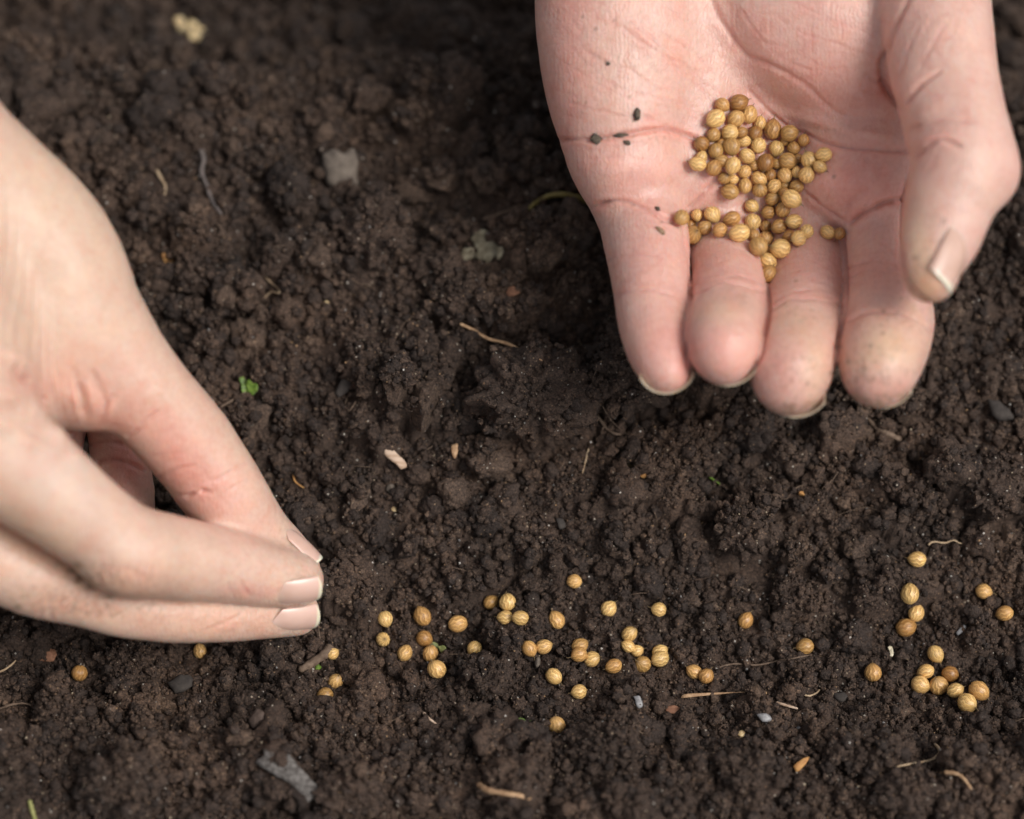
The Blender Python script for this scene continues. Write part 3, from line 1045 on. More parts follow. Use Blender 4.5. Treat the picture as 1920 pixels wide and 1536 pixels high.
H_.tint(500, 1110, 90, 16, PINK, 0.4)
C = H_.crease
for pts, d, w, r in (
        ([(20, 690), (38, 708), (58, 716)], 1.8, 7, 0.8),
        ([(58, 716), (74, 742), (92, 752)], 0.9, 6, 0.6),
        ([(95, 660), (108, 700), (120, 740), (132, 765)], 1.0, 10, 0.14),
        ([(135, 690), (146, 720), (152, 750), (150, 778)], 1.0, 8, 0.14),
        ([(172, 690), (182, 720), (196, 752), (190, 772)], 0.7, 8, 0.15),
        ([(215, 740), (203, 752), (195, 768)], 0.9, 5, 0.5),
        ([(236, 822), (252, 812), (275, 790), (300, 770)], 0.8, 5, 0.6),
        ([(285, 898), (310, 890), (340, 880), (372, 872)], 0.5, 5, 0.5),
        ([(330, 930), (352, 930), (376, 922), (400, 925)], 1.0, 5, 0.6),
        ([(275, 860), (320, 850), (350, 848)], 0.2, 5, 0.3),
        ([(398, 905), (440, 880), (470, 862)], 0.35, 4, 0.35),
        ([(420, 925), (452, 905), (478, 892)], 0.3, 4, 0.35),
        ([(380, 880), (410, 930), (440, 960)], 0.2, 4, 0.25)):
    C(pts, d, w, r)
for pts, d in (([(165, 833), (205, 830), (240, 836), (262, 850)], 1.1), ([(180, 866), (215, 862), (250, 872), (275, 884)], 1.1)):
    C(pts, d, 5, 0.8, dmin=592, ends=0.02)
for (x, y, rx, ry, h, a) in ((118, 735, 10, 34, 0.9, -0.35), (142, 748, 7, 30, 0.8, -0.2), (172, 748, 10, 28, 0.8, -0.15), (205, 768, 9, 18, 0.5, 0.3),
                            (62, 772, 24, 16, 1.5, 0.5), (104, 815, 26, 14, 1.3, 0.7), (140, 858, 18, 12, 1.0, 0.6), (20, 745, 26, 14, 1.2, 0.3), (28, 672, 34, 14, 1.3, 0.5), (60, 830, 30, 10, 0.7, 0.4), (10, 800, 34, 10, 0.7, 0.3)):
    H_.bulge(x, y, rx, ry, h, a)
for k in range(7):          # knuckle wrinkles
    x = 185 + 17 * k
    C([(x + 10, 1052), (x - 2, 1075), (x + 4, 1105)], 0.3, 4.5, 0.15, wob=8)
    x = 70 + 22 * k
    C([(x + 16, 1112), (x, 1135), (x + 3, 1162)], 0.35, 5, 0.18, wob=9)
for pts in ([(380, 1185), (430, 1165), (455, 1150)], [(470, 1120), (455, 1100), (450, 1085)], [(440, 1120), (430, 1105), (425, 1092)],
            [(425, 1200), (437, 1180), (440, 1165)], [(240, 960), (262, 985), (268, 1000)], [(180, 1060), (240, 1070), (290, 1090)]):
    C(pts, 0.35, 5, 0.22)
for k in range(60):
    x, y = rng.uniform(180, 470), rng.uniform(640, 920)
    a = rng.uniform(-0.6, 0.9)
    l = rng.uniform(14, 34)
    C([(x - l * math.cos(a), y - l * math.sin(a)), (x, y + rng.uniform(-4, 4)), (x + l * math.cos(a), y + l * math.sin(a))], 0.07, 2.8, 0.10)
for (x, y, s) in ((144, 1060, 7), (135, 1070, 6), (33, 1138, 5), (150, 1085, 9), (170, 1100, 7), (205, 1118, 5)):
    H_.tint(x, y, s * 1.6, s, (0.16, 0.12, 0.07), 0.7)
for x, y, rx, ry, a in ((160, 1080, 70, 30, 0.7), (190, 1140, 160, 24, 0.45), (250, 1095, 60, 26, 0.35), (440, 1150, 80, 40, 0.2), (580, 1100, 40, 40, 0.3), (60, 1120, 90, 24, 0.35),
                        (545, 1010, 40, 40, 0.25), (30, 712, 40, 10, 0.4), (110, 1050, 60, 40, 0.25)):
    H_.dirt(x, y, rx, ry, a)
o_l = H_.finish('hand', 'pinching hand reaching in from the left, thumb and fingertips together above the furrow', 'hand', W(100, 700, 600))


# ------------------------------------------------------------------ fingernails
def nail(hand, base, tip, normal, width, arc=1.0, tipfrac=0.16, label=None, thick=0.35, taper=0.0, white=(0.80, 0.76, 0.62)):
    """curved plate from base to tip (q coords), its convex side towards normal"""
    base, tip = np.array(base), np.array(tip)
    t = tip - base
    Ln = np.linalg.norm(t)
    t = t / Ln
    n = np.array(normal, float)
    n = n - (n @ t) * t
    n /= np.linalg.norm(n)
    s = np.cross(t, n)
    nu, nv = 25, 33
    u = np.linspace(-1, 1, nu)
    v = np.linspace(0, 1, nv)
    U, V = np.meshgrid(u, v)
    rad = width / 2 / math.sin(arc)
    # rounded cuticle and free edge
    vv = V * (1 - 0.10 * U ** 2) + (1 - V) * (0.22 * U ** 2)
    w = 1 - 0.28 * (1 - vv) ** 3 - taper * np.clip(vv - 0.8, 0, 1) ** 1.0 * 2
    ang = U * arc * w
    bow = 0.35 * width * 0.22 * (1 - (2 * vv - 1) ** 2)
    out, colr = [], []
    for th in (0.0, -thick):
        r = rad + th
        p = base + (vv * Ln)[..., None] * t + (r * np.sin(ang))[..., None] * s + (r * np.cos(ang) - rad + bow)[..., None] * n
        out.append(p.reshape(-1, 3))
    fr = np.clip((vv - (1 - tipfrac * (1 - 0.2 * (1 - U ** 2)))) / 0.02, 0, 1)[..., None]
    lun = np.clip(1 - np.hypot(U / 0.6, vv / 0.22), 0, 1)[..., None] ** 0.5
    c = np.array((0.64, 0.425, 0.355)) * (1 - fr) + np.array(white) * fr
    c = c * (1 - 0.5 * lun) + np.array((0.70, 0.54, 0.47)) * 0.5 * lun
    c = c.reshape(-1, 3)
    P = q2w(np.concatenate(out))
    N = nu * nv
    idx = np.arange(N).reshape(nv, nu)
    f1 = np.stack([idx[:-1, :-1], idx[:-1, 1:], idx[1:, 1:], idx[1:, :-1]], -1).reshape(-1, 4)
    f2 = f1[:, ::-1] + N
    ring = np.concatenate([idx[0, :], idx[1:, -1], idx[-1, :-1][::-1], idx[1:-1, 0][::-1]])
    r2 = np.roll(ring, -1)
    f3 = np.stack([r2, ring, ring + N, r2 + N], -1)
    me = fast_mesh('fingernail', (P - hand.origin) * MM, np.concatenate([f1, f2, f3]))
    set_col(me, np.concatenate([c, c]))
    o = add('fingernail', me, M_NAIL, parent=hand.obj)
    if label:
        o['label'] = label
    return o


dk = (0.50, 0.42, 0.32)
nail(HR, Q(1240, 640, 585), Q(1253, 740, 572.5), (0.05, -0.5, -0.85), 11.0, 1.15, 0.3, 'nail of the little finger, a pale rim seen from below the fingertip', white=dk, thick=0.22)
nail(HR, Q(1364, 640, 586), Q(1360, 725, 570), (0.02, -0.6, -0.8), 12.4, 1.15, 0.3, white=dk, thick=0.22)
nail(HR, Q(1492, 690, 586), Q(1478, 783, 572.5), (-0.05, -0.6, -0.8), 13.4, 1.15, 0.3, white=dk, thick=0.22)
nail(HR, Q(1652, 680, 586), Q(1645, 766, 572), (0.0, -0.6, -0.8), 12.9, 1.15, 0.3, white=dk, thick=0.22)


def snap(hand, px, py, lift=0.35, ref=None):
    h, n = hand.hit(px, py) if ref is None else hand.hit(*ref)
    return Q(px, py, (h - CAM) @ FWD - lift)


nail(HR, Q(1824, 420, 562.7), Q(1780, 546, 557.6), (0.93, -0.05, 0.36), 11.0, 1.25, 0.10, 'thumbnail with a clean white edge', white=(0.85, 0.80, 0.66), thick=0.5)
nail(HL, snap(HL, 514, 1122, -0.55), snap(HL, 603, 1116, 0.35, (590, 1110)), (0.05, -0.72, 0.68), 8.0, 1.05, 0.11, 'index fingernail with a curved white edge', white=(0.72, 0.66, 0.51))
nail(HL, snap(HL, 506, 1173, -0.55), snap(HL, 599, 1168, 0.35, (588, 1165)), (0.05, -0.68, 0.72), 7.8, 1.05, 0.11, 'middle fingernail, just below the index fingernail', white=(0.72, 0.66, 0.51))
nail(HL, snap(HL, 532, 983, -1.7), snap(HL, 605, 1045, 0.2, (585, 1040)), (0.74, 0.66, 0.12), 7.0, 1.0, 0.10, 'thumbnail seen edge on', white=(0.82, 0.76, 0.62))

# ------------------------------------------------------------------ seeds
M_SEED, _c, _nt, _b = attr_material('seed_husk', rough=0.33, sss=0.12, spec=0.55, bscale=1400, bstr=0.25)
_oi = _nt.nodes.new('ShaderNodeObjectInfo')
_rr = ramp(_nt, _oi.outputs['Random'], [(0.0, (0.70, 0.55, 0.42)), (0.35, (1.0, 0.90, 0.78)), (0.7, (1.08, 1.06, 0.95)), (1.0, (0.98, 0.93, 0.80))])
_nt.links.new(mixc(_nt, 1.0, _c, _rr, 'MULTIPLY'), _b.inputs['Base Color'])
M_STEM = plain_material('seed_stem', (0.12, 0.08, 0.04), (0.26, 0.18, 0.09), 1500, 0.7)


def seed_mesh(seed, bright=1.0):
    nu, nv = 72, 34
    th = np.linspace(0, 2 * math.pi, nu, endpoint=False)
    ph = np.linspace(0.0, math.pi, nv)[1:-1]
    T, Pp = np.meshgrid(th, ph)
    r = np.random.default_rng(seed)
    nr = 11
    wv = 0.10 * np.sin(Pp * 7 + r.uniform(0, 6)) + 0.05 * np.sin(Pp * 13 + T * 2)
    big = np.cos((T + wv) * nr)
    small = np.cos((T + 1.9 * wv + math.pi / nr) * nr * 2)
    env = np.sin(Pp) ** 0.6
    lon = 1.0 + 0.10 * np.clip(np.cos(Pp), 0, 1) ** 3
    rad = (1 + env * (0.034 * np.clip(big, 0, 1) ** 2 + 0.014 * small)) * (1 + 0.03 * np.sin(T * 2 + r.uniform(0, 6)))
    x = rad * np.sin(Pp) * np.cos(T)
    y = rad * np.sin(Pp) * np.sin(T)
    z = rad * np.cos(Pp) * lon * r.uniform(1.0, 1.12) + 0.10 * np.exp(-(Pp / 0.25) ** 2)
    v = np.stack([x, y, z], -1).reshape(-1, 3)
    top, bot = np.array([[0, 0, 1.24]]), np.array([[0, 0, -0.98]])
    v = np.concatenate([v, top, bot])
    n2 = nv - 2
    idx = np.arange(n2 * nu).reshape(n2, nu)
    f = np.stack([idx[:-1], np.roll(idx[:-1], -1, 1), np.roll(idx[1:], -1, 1), idx[1:]], -1).reshape(-1, 4)[:, ::-1]
    me = bpy.data.meshes.new('coriander_seed')
    faces = [tuple(map(int, q)) for q in f]
    tp, bt = n2 * nu, n2 * nu + 1
    for k in range(nu):
        k2 = (k + 1) % nu
        faces.append((int(idx[0, k]), int(idx[0, k2]), tp))
        faces.append((int(idx[-1, k2]), int(idx[-1, k]), bt))
    me.from_pydata([tuple(q) for q in v], [], faces)
    me.polygons.foreach_set('use_smooth', np.ones(len(faces), bool))
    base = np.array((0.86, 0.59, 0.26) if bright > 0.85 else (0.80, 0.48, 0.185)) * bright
    groove = np.array((0.22, 0.085, 0.022)) * bright
    ridge = np.array((0.86, 0.66, 0.34)) * bright
    line = np.clip(big, 0, 1)[..., None] ** 6 * env[..., None]
    dark = np.clip(np.cos((T + wv + 0.10) * nr), 0, 1)[..., None] ** 6 * env[..., None]
    dark2 = np.clip(-big, 0, 1)[..., None] ** 6 * env[..., None] * 0.75
    c = base * (1 - 0.5 * line) + ridge * 0.5 * line
    c = c * (1 - 0.95 * dark) + groove * 0.95 * dark
    c = c * (1 - dark2) + groove * dark2
    tipc = np.exp(-(Pp / 0.42) ** 2)[..., None]
    c = c * (1 - 0.75 * tipc) + np.array((0.15, 0.09, 0.04)) * 0.75 * tipc
    c = c.reshape(-1, 3)
    c = np.concatenate([c, [[0.12, 0.07, 0.03]], [[0.45, 0.25, 0.09]]])
    c *= (1 + 0.12 * fbm(v * 1.5 + seed, 2))[:, None]
    set_col(me, np.clip(c, 0.01, 0.9))
    me.materials.append(M_SEED)
    return me


def tube_mesh(name, pts, r0, r1=None, sides=6, noise=0.0):
    """pts in mm (local), tapered, mesh in metres"""
    pts = spline(pts, 5)
    r1 = r0 if r1 is None else r1
    n = len(pts)
    V, Fc = [], []
    up = np.array([0.3, 0.2, 1.0])
    for i, p in enumerate(pts):
        t = pts[min(i + 1, n - 1)] - pts[max(i - 1, 0)]
        t /= np.linalg.norm(t) + 1e-9
        a = np.cross(t, up)
        a /= np.linalg.norm(a) + 1e-9
        b = np.cross(t, a)
        k = i / (n - 1)
        r = (r0 + (r1 - r0) * k) * (1 + noise * math.sin(i * 2.3) + noise * 0.6 * math.sin(i * 5.1 + 1))
        if i == 0 or i == n - 1:
            r *= 0.4
        for s in range(sides):
            g = 2 * math.pi * s / sides
            V.append(p + r * (math.cos(g) * a + math.sin(g) * b))
    for i in range(n - 1):
        for s in range(sides):
            s2 = (s + 1) % sides
            Fc.append((i * sides + s, i * sides + s2, (i + 1) * sides + s2, (i + 1) * sides + s))
    me = fast_mesh(name, np.array(V) * MM, np.array(Fc))
    bm = bmesh.new()
    bm.from_mesh(me)
    bmesh.ops.holes_fill(bm, edges=[e for e in bm.edges if e.is_boundary], sides=0)
    bmesh.ops.recalc_face_normals(bm, faces=bm.faces)
    bm.to_mesh(me)
    bm.free()
    return me


SEED_MESHES = [seed_mesh(k, (1.0, 0.94, 1.04, 0.9, 1.0)[k]) for k in range(5)]
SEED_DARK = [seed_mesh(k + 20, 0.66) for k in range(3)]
STEM_MESHES = []
for k in range(3):
    b = 0.25 if k else -0.2
    me = tube_mesh('stem', [(0, 0, 1.12), (0.05 * k, 0.04, 1.28), (0.12 * b, 0.1, 1.42 + 0.1 * k), (0.35 * b, 0.14 * k, 1.55 + 0.12 * k)], 0.075, 0.02, 5)
    for vtx in me.vertices:
        vtx.co /= MM
    me.materials.append(M_STEM)
    STEM_MESHES.append(me)
SEEDS_AT = []


def place_seed(c, r, ang, tilt, k, label, group, dark=False):
    """ang: picture angle the tip points to (deg, 0 right, 90 up); tilt>0 tips it to the camera"""
    a, t = math.radians(ang), math.radians(tilt)
    d = q2w(np.array([math.cos(a) * math.cos(t), math.sin(a) * math.cos(t), math.sin(t)])) - CAM
    q = Vector(d).to_track_quat('Z', 'X')
    me = (SEED_DARK if dark else SEED_MESHES)[k % (3 if dark else 5)]
    o = add('coriander_seed', me, None, loc=c, rot=q)
    o.scale = (r * MM,) * 3
    tag(o, label, 'seed', group)
    st = add('stem', STEM_MESHES[k % 3], None, parent=o)
    SEEDS_AT.append((*c, r))
    return o


# seeds on the soil: (px, py, radius px, tip angle, tilt, label)
soil_seeds = [
    (1077, 1090, 14, 200, -30, 'lone seed sitting highest in the middle, above the scattered row'),
    (722, 1160, 14.5, 290, 0, 'pale seed at the left end of the scattered row, the upper of two'),
    (718, 1199, 13.5, 20, 70, 'seed at the left end of the scattered row, the lower of two'),
    (792, 1156, 17, 115, 0, 'large seed with its tip up, right of the two leftmost scattered seeds'),
    (858, 1170, 16, 10, -10, 'seed lying alone halfway between the large upright one and the group of four'),
    (920, 1130, 14, 40, 0, 'upper left seed of the group of four touching seeds'),
    (952, 1130, 16, 100, -20, 'upper right seed of the group of four touching seeds'),
    (948, 1158, 14, 180, -10, 'lower left seed of the group of four touching seeds'),
    (976, 1159, 14.5, 170, 20, 'lower right seed of the group of four touching seeds'),
    (1044, 1163, 15.5, 120, 0, 'seed with a wispy tip, right of the group of four'),
    (1141, 1142, 15.5, 45, -10, 'smooth seed with its tip to the upper right, above the pale split seed'),
    (1236, 1143, 13.5, 170, 10, 'seed with a dark crown, the uppermost on the right of the middle'),
    (795, 1197, 15, 330, 0, 'seed right above the small green seedling leaf'),
    (759, 1225, 14.5, 60, -30, 'orange brown seed standing just left of the green seedling leaf'),
    (807, 1226, 15, 90, 30, 'seed just below the small green seedling leaf'),
    (819, 1255, 18, 120, 30, 'big strongly ribbed seed, the lowest of the stack by the green seedling leaf'),
    (890, 1216, 14, 240, 0, 'seed half buried behind a round clod, alone in the left half of the row'),
    (992, 1216, 14.5, 300, -10, 'left seed of the pair resting on the knobbly clod'),
    (1019, 1213, 14.5, 20, 0, 'right seed of the pair resting on the knobbly clod'),
    (1087, 1211, 14, 30, 0, 'top seed of the cluster of three in the middle of the row'),
    (1086, 1227, 15, 200, 20, 'left seed of the cluster of three in the middle of the row'),
    (1109, 1236, 15.5, 20, 30, 'front right seed of the cluster of three in the middle of the row'),
    (1151, 1249, 14.5, 200, 20, 'seed lying alone just right of the cluster of three'),
    (1180, 1189, 14.5, 50, 30, 'pale split seed above two half hidden seeds'),
    (1178, 1212, 12, 150, 0, 'brown seed half hidden right under the pale split seed'),
    (1194, 1221, 12, 20, 0, 'small half hidden seed next to the brown one under the split seed'),
    (1205, 1246, 16, 150, 50, 'ribbed seed with a reddish streak in front of a stacked pair'),
    (1237, 1222, 13.5, 30, 10, 'rear seed of the stacked pair at the right of the row'),
    (1238, 1235, 16, 200, 30, 'front seed of the stacked pair at the right of the row'),
    (1038, 1268, 14.5, 320, 20, 'seed below the pair on the knobbly clod'),
    (1086, 1297, 14.5, 190, 10, 'seed in the foreground below the cluster of three'),
    (1044, 1360, 16, 100, 20, 'lowest seed of all, leaning on the broad blurred clod'),
    (1398, 1164, 14.5, 60, 0, 'lone seed on the slope above a patch of fine rootlets'),
    (1510, 1212, 16, 190, 10, 'lone seed at the end of a thin rootlet, right of the middle'),
    (1302, 1260, 14, 150, 10, 'left seed of the touching pair next to a thin rootlet'),
    (1324, 1268, 14.5, 60, 20, 'right seed of the touching pair next to a thin rootlet'),
    (1637, 1262, 16, 95, 0, 'upright seed with a pale tip, left of the cluster of seven'),
    (1720, 1049, 15.5, 175, 0, 'highest seed at the right, below the pale wavy rootlet'),
    (1706, 1114, 18, 90, -30, 'largest of the stacked trio at the right, the top one'),
    (1718, 1150, 15, 60, -20, 'middle seed of the stacked trio at the right'),
    (1698, 1177, 17, 15, 0, 'bottom seed of the stacked trio at the right, its tip pointing right'),
    (1844, 1109, 15, 350, 0, 'upper of two single seeds near the right border, tip to the right'),
    (1884, 1150, 15, 200, -20, 'seed closest to the right border'),
    (1754, 1226, 15.5, 300, 0, 'seed just above the cluster of seven'),
    (1736, 1259, 14.5, 200, -20, 'top left seed of the cluster of seven'),
    (1725, 1284, 17.5, 340, 20, 'leftmost seed of the cluster of seven'),
    (1760, 1286, 18, 120, 40, 'middle seed of the cluster of seven'),
    (1781, 1264, 16, 330, 0, 'top right seed of the cluster of seven'),
    (1791, 1295, 14.5, 30, 20, 'small seed of the cluster of seven with its crown up'),
    (1835, 1295, 17.5, 320, 10, 'rightmost seed of the cluster of seven with a curly thread'),
    (1813, 1318, 18.5, 330, 40, 'big creased seed at the bottom of the cluster of seven'),
    (149, 1262, 15, 260, -20, 'lone seed at the far left in the shade under the hand'),
    (375, 1221, 13, 100, 0, 'seed close under the lower edge of the pinching hand'),
    (629, 1278, 14.5, 60, 40, 'upper seed of the pair below the fingertips'),
    (610, 1303, 15, 190, 20, 'lower seed of the pair below the fingertips'),
    (623, 1226, 12, 30, 0, 'pale seed half covered by a dark twig below the middle fingernail'),
]
for i, (px, py, rp, ang, tilt, lab) in enumerate(soil_seeds):
    g = ground_at(px, py)
    dpt = (g - CAM) @ FWD
    r = rp / FPX * dpt / 1.04
    v = ray(px, py)
    c = g - v / np.linalg.norm(v) * r * 0.98
    place_seed(c, r, ang, tilt, i, lab, 'seeds scattered on the soil', dark=(i % 7 == 5))

# seeds lying in the palm, photo positions (px, py, radius px, tip angle, tilt, dark)
Zm = 400 / 1499.0
palm = []
for s in """465 175 52 -40 0 0|580 160 60 20 0 0|420 270 66 215 10 0|560 275 62 240 -30 0|655 245 58 70 -10 0|405 385 50 230 0 0|520 370 60 200 -30 0
730 305 46 80 0 0|820 350 66 85 0 0|935 375 60 10 0 0|1038 425 44 80 -20 0|320 450 56 150 40 1|420 497 56 270 20 1|530 465 62 280 20 0|615 430 44 0 0 0
720 462 58 60 -50 0|845 480 54 260 0 0|968 480 50 100 -60 0|318 545 44 60 -10 0|295 590 56 170 10 0|405 620 58 60 -10 1|465 570 50 160 20 0|540 600 58 250 0 0
635 535 56 330 -20 0|770 580 64 260 30 1|925 570 60 350 10 0|1080 565 60 120 20 0|1180 525 54 190 -10 0|1150 610 46 330 0 0|478 690 46 40 50 0|540 700 38 0 0 0
622 645 48 60 -20 0|720 695 54 330 10 0|805 670 44 80 0 0|905 670 54 290 30 0|990 650 42 90 0 0|1058 670 58 70 20 0|520 785 60 160 -20 0|625 745 52 90 -10 0
728 775 54 100 60 1|830 750 54 40 0 0|988 750 50 200 -30 0|905 745 34 0 0 1|815 835 50 20 40 1|950 835 64 330 10 0|890 815 40 150 0 0
672 885 50 320 10 0|790 930 50 190 20 1|893 910 56 70 20 0|180 968 56 60 -40 0|288 950 44 270 10 0|395 945 60 300 20 0|535 975 56 200 0 0
245 1020 40 60 -40 0|340 1040 50 40 20 1|450 1055 54 200 30 0|680 995 58 260 20 0|770 1030 42 90 0 0|865 1030 54 200 30 0|970 995 56 190 30 0|1060 1065 52 60 -40 0
255 1090 66 40 60 1|588 1075 68 190 10 0|690 1095 44 100 0 1|775 1110 52 80 -60 0|935 1100 46 190 10 1|1003 1112 56 200 30 0|1205 1070 50 330 10 0|1290 1080 44 240 10 1
718 1170 68 300 30 1|875 1185 72 170 30 0|800 1205 34 0 0 1|785 1275 62 140 20 0|787 1365 58 60 10 0
600 370 44 20 20 1|695 375 56 250 20 1|905 430 36 60 0 1|460 445 36 0 0 0|1000 555 36 0 0 1|690 600 40 0 0 1|850 590 40 0 0 1|900 790 36 0 0 1""".replace('\n', '|').split('|'):
    a = s.split()
    palm.append((1230 + float(a[0]) * Zm, 150 + float(a[1]) * Zm, float(a[2]) * Zm, float(a[3]), float(a[4]), a[5] == '1'))
order = sorted(range(len(palm)), key=lambda i: palm[i][1])
ORD = 'first second third fourth fifth sixth seventh eighth ninth tenth'.split()
rows, row = [], []
for i in order:
    if row and palm[i][1] - palm[row[0]][1] > 17:
        rows.append(row)
        row = []
    row.append(i)
rows.append(row)
PL = {}
for a, rw in enumerate(rows):
    rw = sorted(rw, key=lambda i: palm[i][0])
    for b, i in enumerate(rw):
        where = {0: 'top row of the heap', len(rows) - 1: 'very bottom of the heap, between the middle fingers'}.get(a)
        if where is None:
            if a < len(rows) / 2:
                where = '%s row down from the top of the heap' % ORD[a]
            else:
                where = '%s row up from the bottom of the heap' % ORD[len(rows) - 1 - a]
        pos = 'only seed' if len(rw) == 1 else ('leftmost seed' if b == 0 else ('rightmost seed' if b == len(rw) - 1 else '%s seed from the left' % ORD[b]))
        PL[i] = '%s in the %s' % (pos, where) if a else '%s in the %s' % (pos, where)
placed = []
# lower (hidden) ones first, so that the others rest on them
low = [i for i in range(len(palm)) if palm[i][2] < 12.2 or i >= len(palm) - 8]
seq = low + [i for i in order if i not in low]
for i in seq:
    px, py, rp, ang, tilt, dk_ = palm[i]
    h, n = HR.hit(px, py)
    dpt = (h - CAM) @ FWD
    r = rp / FPX * dpt / 1.05
    v = ray(px, py)
    vn = v / np.linalg.norm(v)
    cosn = max(0.35, abs(float(n @ vn)))
    t = 0.92 * r / cosn
    for it in range(60):
        c = h - vn * t
        ok = True
        for (pc, pr) in placed:
            if np.linalg.norm(c - pc) < (r + pr) * 0.86:
                ok = False
                break
        if ok:
            break
        t += 0.18
    placed.append((c, r))
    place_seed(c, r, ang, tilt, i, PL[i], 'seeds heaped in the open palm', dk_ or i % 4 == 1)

# ------------------------------------------------------------------ small things on the soil and the skin
def to_local(points, o0):
    return [np.asarray(p) - o0 for p in points]


def ground_tube(name, label, cat, pts, rp, mat, rp2=None, lift=0.35, group=None, noise=0.12, extra=(), arch=0.0):
    """pts: photo px; lies on the soil"""
    W_ = []
    n = len(pts)
    for i, (a, b) in enumerate(pts):
        g = ground_at(a, b)
        v = ray(a, b)
        t = i / max(n - 1, 1)
        W_.append(g - v / np.linalg.norm(v) * (lift + 0.35 + arch * math.sin(math.pi * t)))
    # even out bumps so that a stem is not draped into every pit
    W_ = np.array(W_)
    if n > 3:
        dd = (W_ - CAM) @ FWD
        ds = np.convolve(np.pad(dd, 1, 'edge'), [0.25, 0.5, 0.25], 'valid')
        ds = np.minimum(ds, dd)
        W_ = np.array([W(a, b, d) for (a, b), d in zip(pts, ds)])
    o0 = W_[len(W_) // 2]
    for p in spline([tuple(q) for q in W_], 3):
        KEEP.append((*p, rp / FPX * 620 + 0.25))
    r = rp / FPX * 620
    r2 = (rp2 if rp2 is not None else rp * 0.6) / FPX * 620
    me = tube_mesh(name, to_local(W_, o0), r, r2, 7, noise)
    o = add(name, me, mat, loc=o0)
    tag(o, label, cat, group)
    for br in extra:
        B = []
        for i, (a, b) in enumerate(br):
            g = W(a, b, (o0 - CAM) @ FWD - 0.1)
            B.append(g)
        add('side_root', tube_mesh('side_root', to_local(B, o0), r * 0.55, r * 0.3, 6, noise), mat, parent=o)
    return o


def ground_sheet(name, label, cat, outline, mat, thick=0.4, lift=0.5, curl=0.0, group=None, tiltn=None, wob=0.25, depth_off=0.0, jag=0.10):
    """flat-ish flake of real thickness; outline in photo px, laid on the soil"""
    out = np.array(outline, float)
    cx, cy = out.mean(0)
    g = ground_at(cx, cy)
    v = ray(cx, cy)
    vn = v / np.linalg.norm(v)
    g = g - vn * (lift + thick + depth_off)
    n = np.array(tiltn if tiltn is not None else (0.0, -0.45, 1.0), float)
    n /= np.linalg.norm(n)
    s = spline(list(map(tuple, np.vstack([out, out[:1]]))), 4)[:-1]
    pts = []
    for a, b in s:
        w = ray(a, b)
        t = ((g - CAM) @ n) / (w @ n)
        pts.append(CAM + w * t)
    pts = np.array(pts)
    m = len(pts)
    c = pts.mean(0)
    pts = c + (pts - c) * (1 + jag * 1.6 * vnoise(pts * 1.1))[:, None]
    for p in pts[::2]:
        for k in (0.85, 0.5):
            KEEP.append((*(c + (p - c) * k), 0.16 * float(np.abs(pts - c).max()) + 0.3))
    KEEP.append((*c, 0.5 * float(np.linalg.norm(pts - c, axis=1).min())))
    V = []
    rings = (1.0, 0.72, 0.4)
    size = np.abs(pts - c).max()
    for side in (1, -1):
        for k in rings:
            for p in pts:
                q = c + (p - c) * k
                bend = curl * ((np.linalg.norm(q - c) / size) ** 2) * size
                h = side * thick * 0.5 * (0.35 if k == 1.0 else 1.0) + bend + wob * float(vnoise(q / 2.3))
                V.append(q + n * h)
        V.append(c + n * (side * thick * 0.5 + wob * float(vnoise(c / 2.3))))
    faces = []
    blk = 3 * m + 1
    for sd_, off in ((0, 0), (1, blk)):
        for r_ in range(2):
            for i in range(m):
                j = (i + 1) % m
                q = (off + r_ * m + i, off + r_ * m + j, off + (r_ + 1) * m + j, off + (r_ + 1) * m + i)
                faces.append(q if sd_ == 0 else q[::-1])
        for i in range(m):
            j = (i + 1) % m
            q = (off + 2 * m + i, off + 2 * m + j, off + 3 * m)
            faces.append(q if sd_ == 0 else q[::-1])
    for i in range(m):
        j = (i + 1) % m
        faces.append((j, i, blk + i, blk + j))
    me = bpy.data.meshes.new(name)
    me.from_pydata([tuple((p - c) * MM) for p in V], [], faces)
    bm = bmesh.new()
    bm.from_mesh(me)
    bmesh.ops.recalc_face_normals(bm, faces=bm.faces)
    bm.to_mesh(me)
    bm.free()
    me.polygons.foreach_set('use_smooth', np.ones(len(me.polygons), bool))
    o = add(name, me, mat, loc=c)
    tag(o, label, cat, group)
    return o


def ground_stone(name, label, cat, px, py, rp, mat, squash=(1, 1, 0.6), seed=1, facet=0.75, sink=0.2, fine=0.05, group=None, rotz=0.0):
    g = ground_at(px, py)
    r = rp / FPX * 620
    v, f = lump(4, seed, 0.22, fine, squash, facet)
    cz, sz = math.cos(rotz), math.sin(rotz)
    v = np.stack([v[:, 0] * cz - v[:, 1] * sz, v[:, 0] * sz + v[:, 1] * cz, v[:, 2]], -1)
    me = fast_mesh(name, v * r * MM, f)
    vv = ray(px, py)
    o = add(name, me, mat, loc=g - vv / np.linalg.norm(vv) * r * (1 - sink) * squash[2])
    KEEP.append((*(np.array(o.location) / MM), r * 0.85))
    tag(o, label, cat, group)
    return o


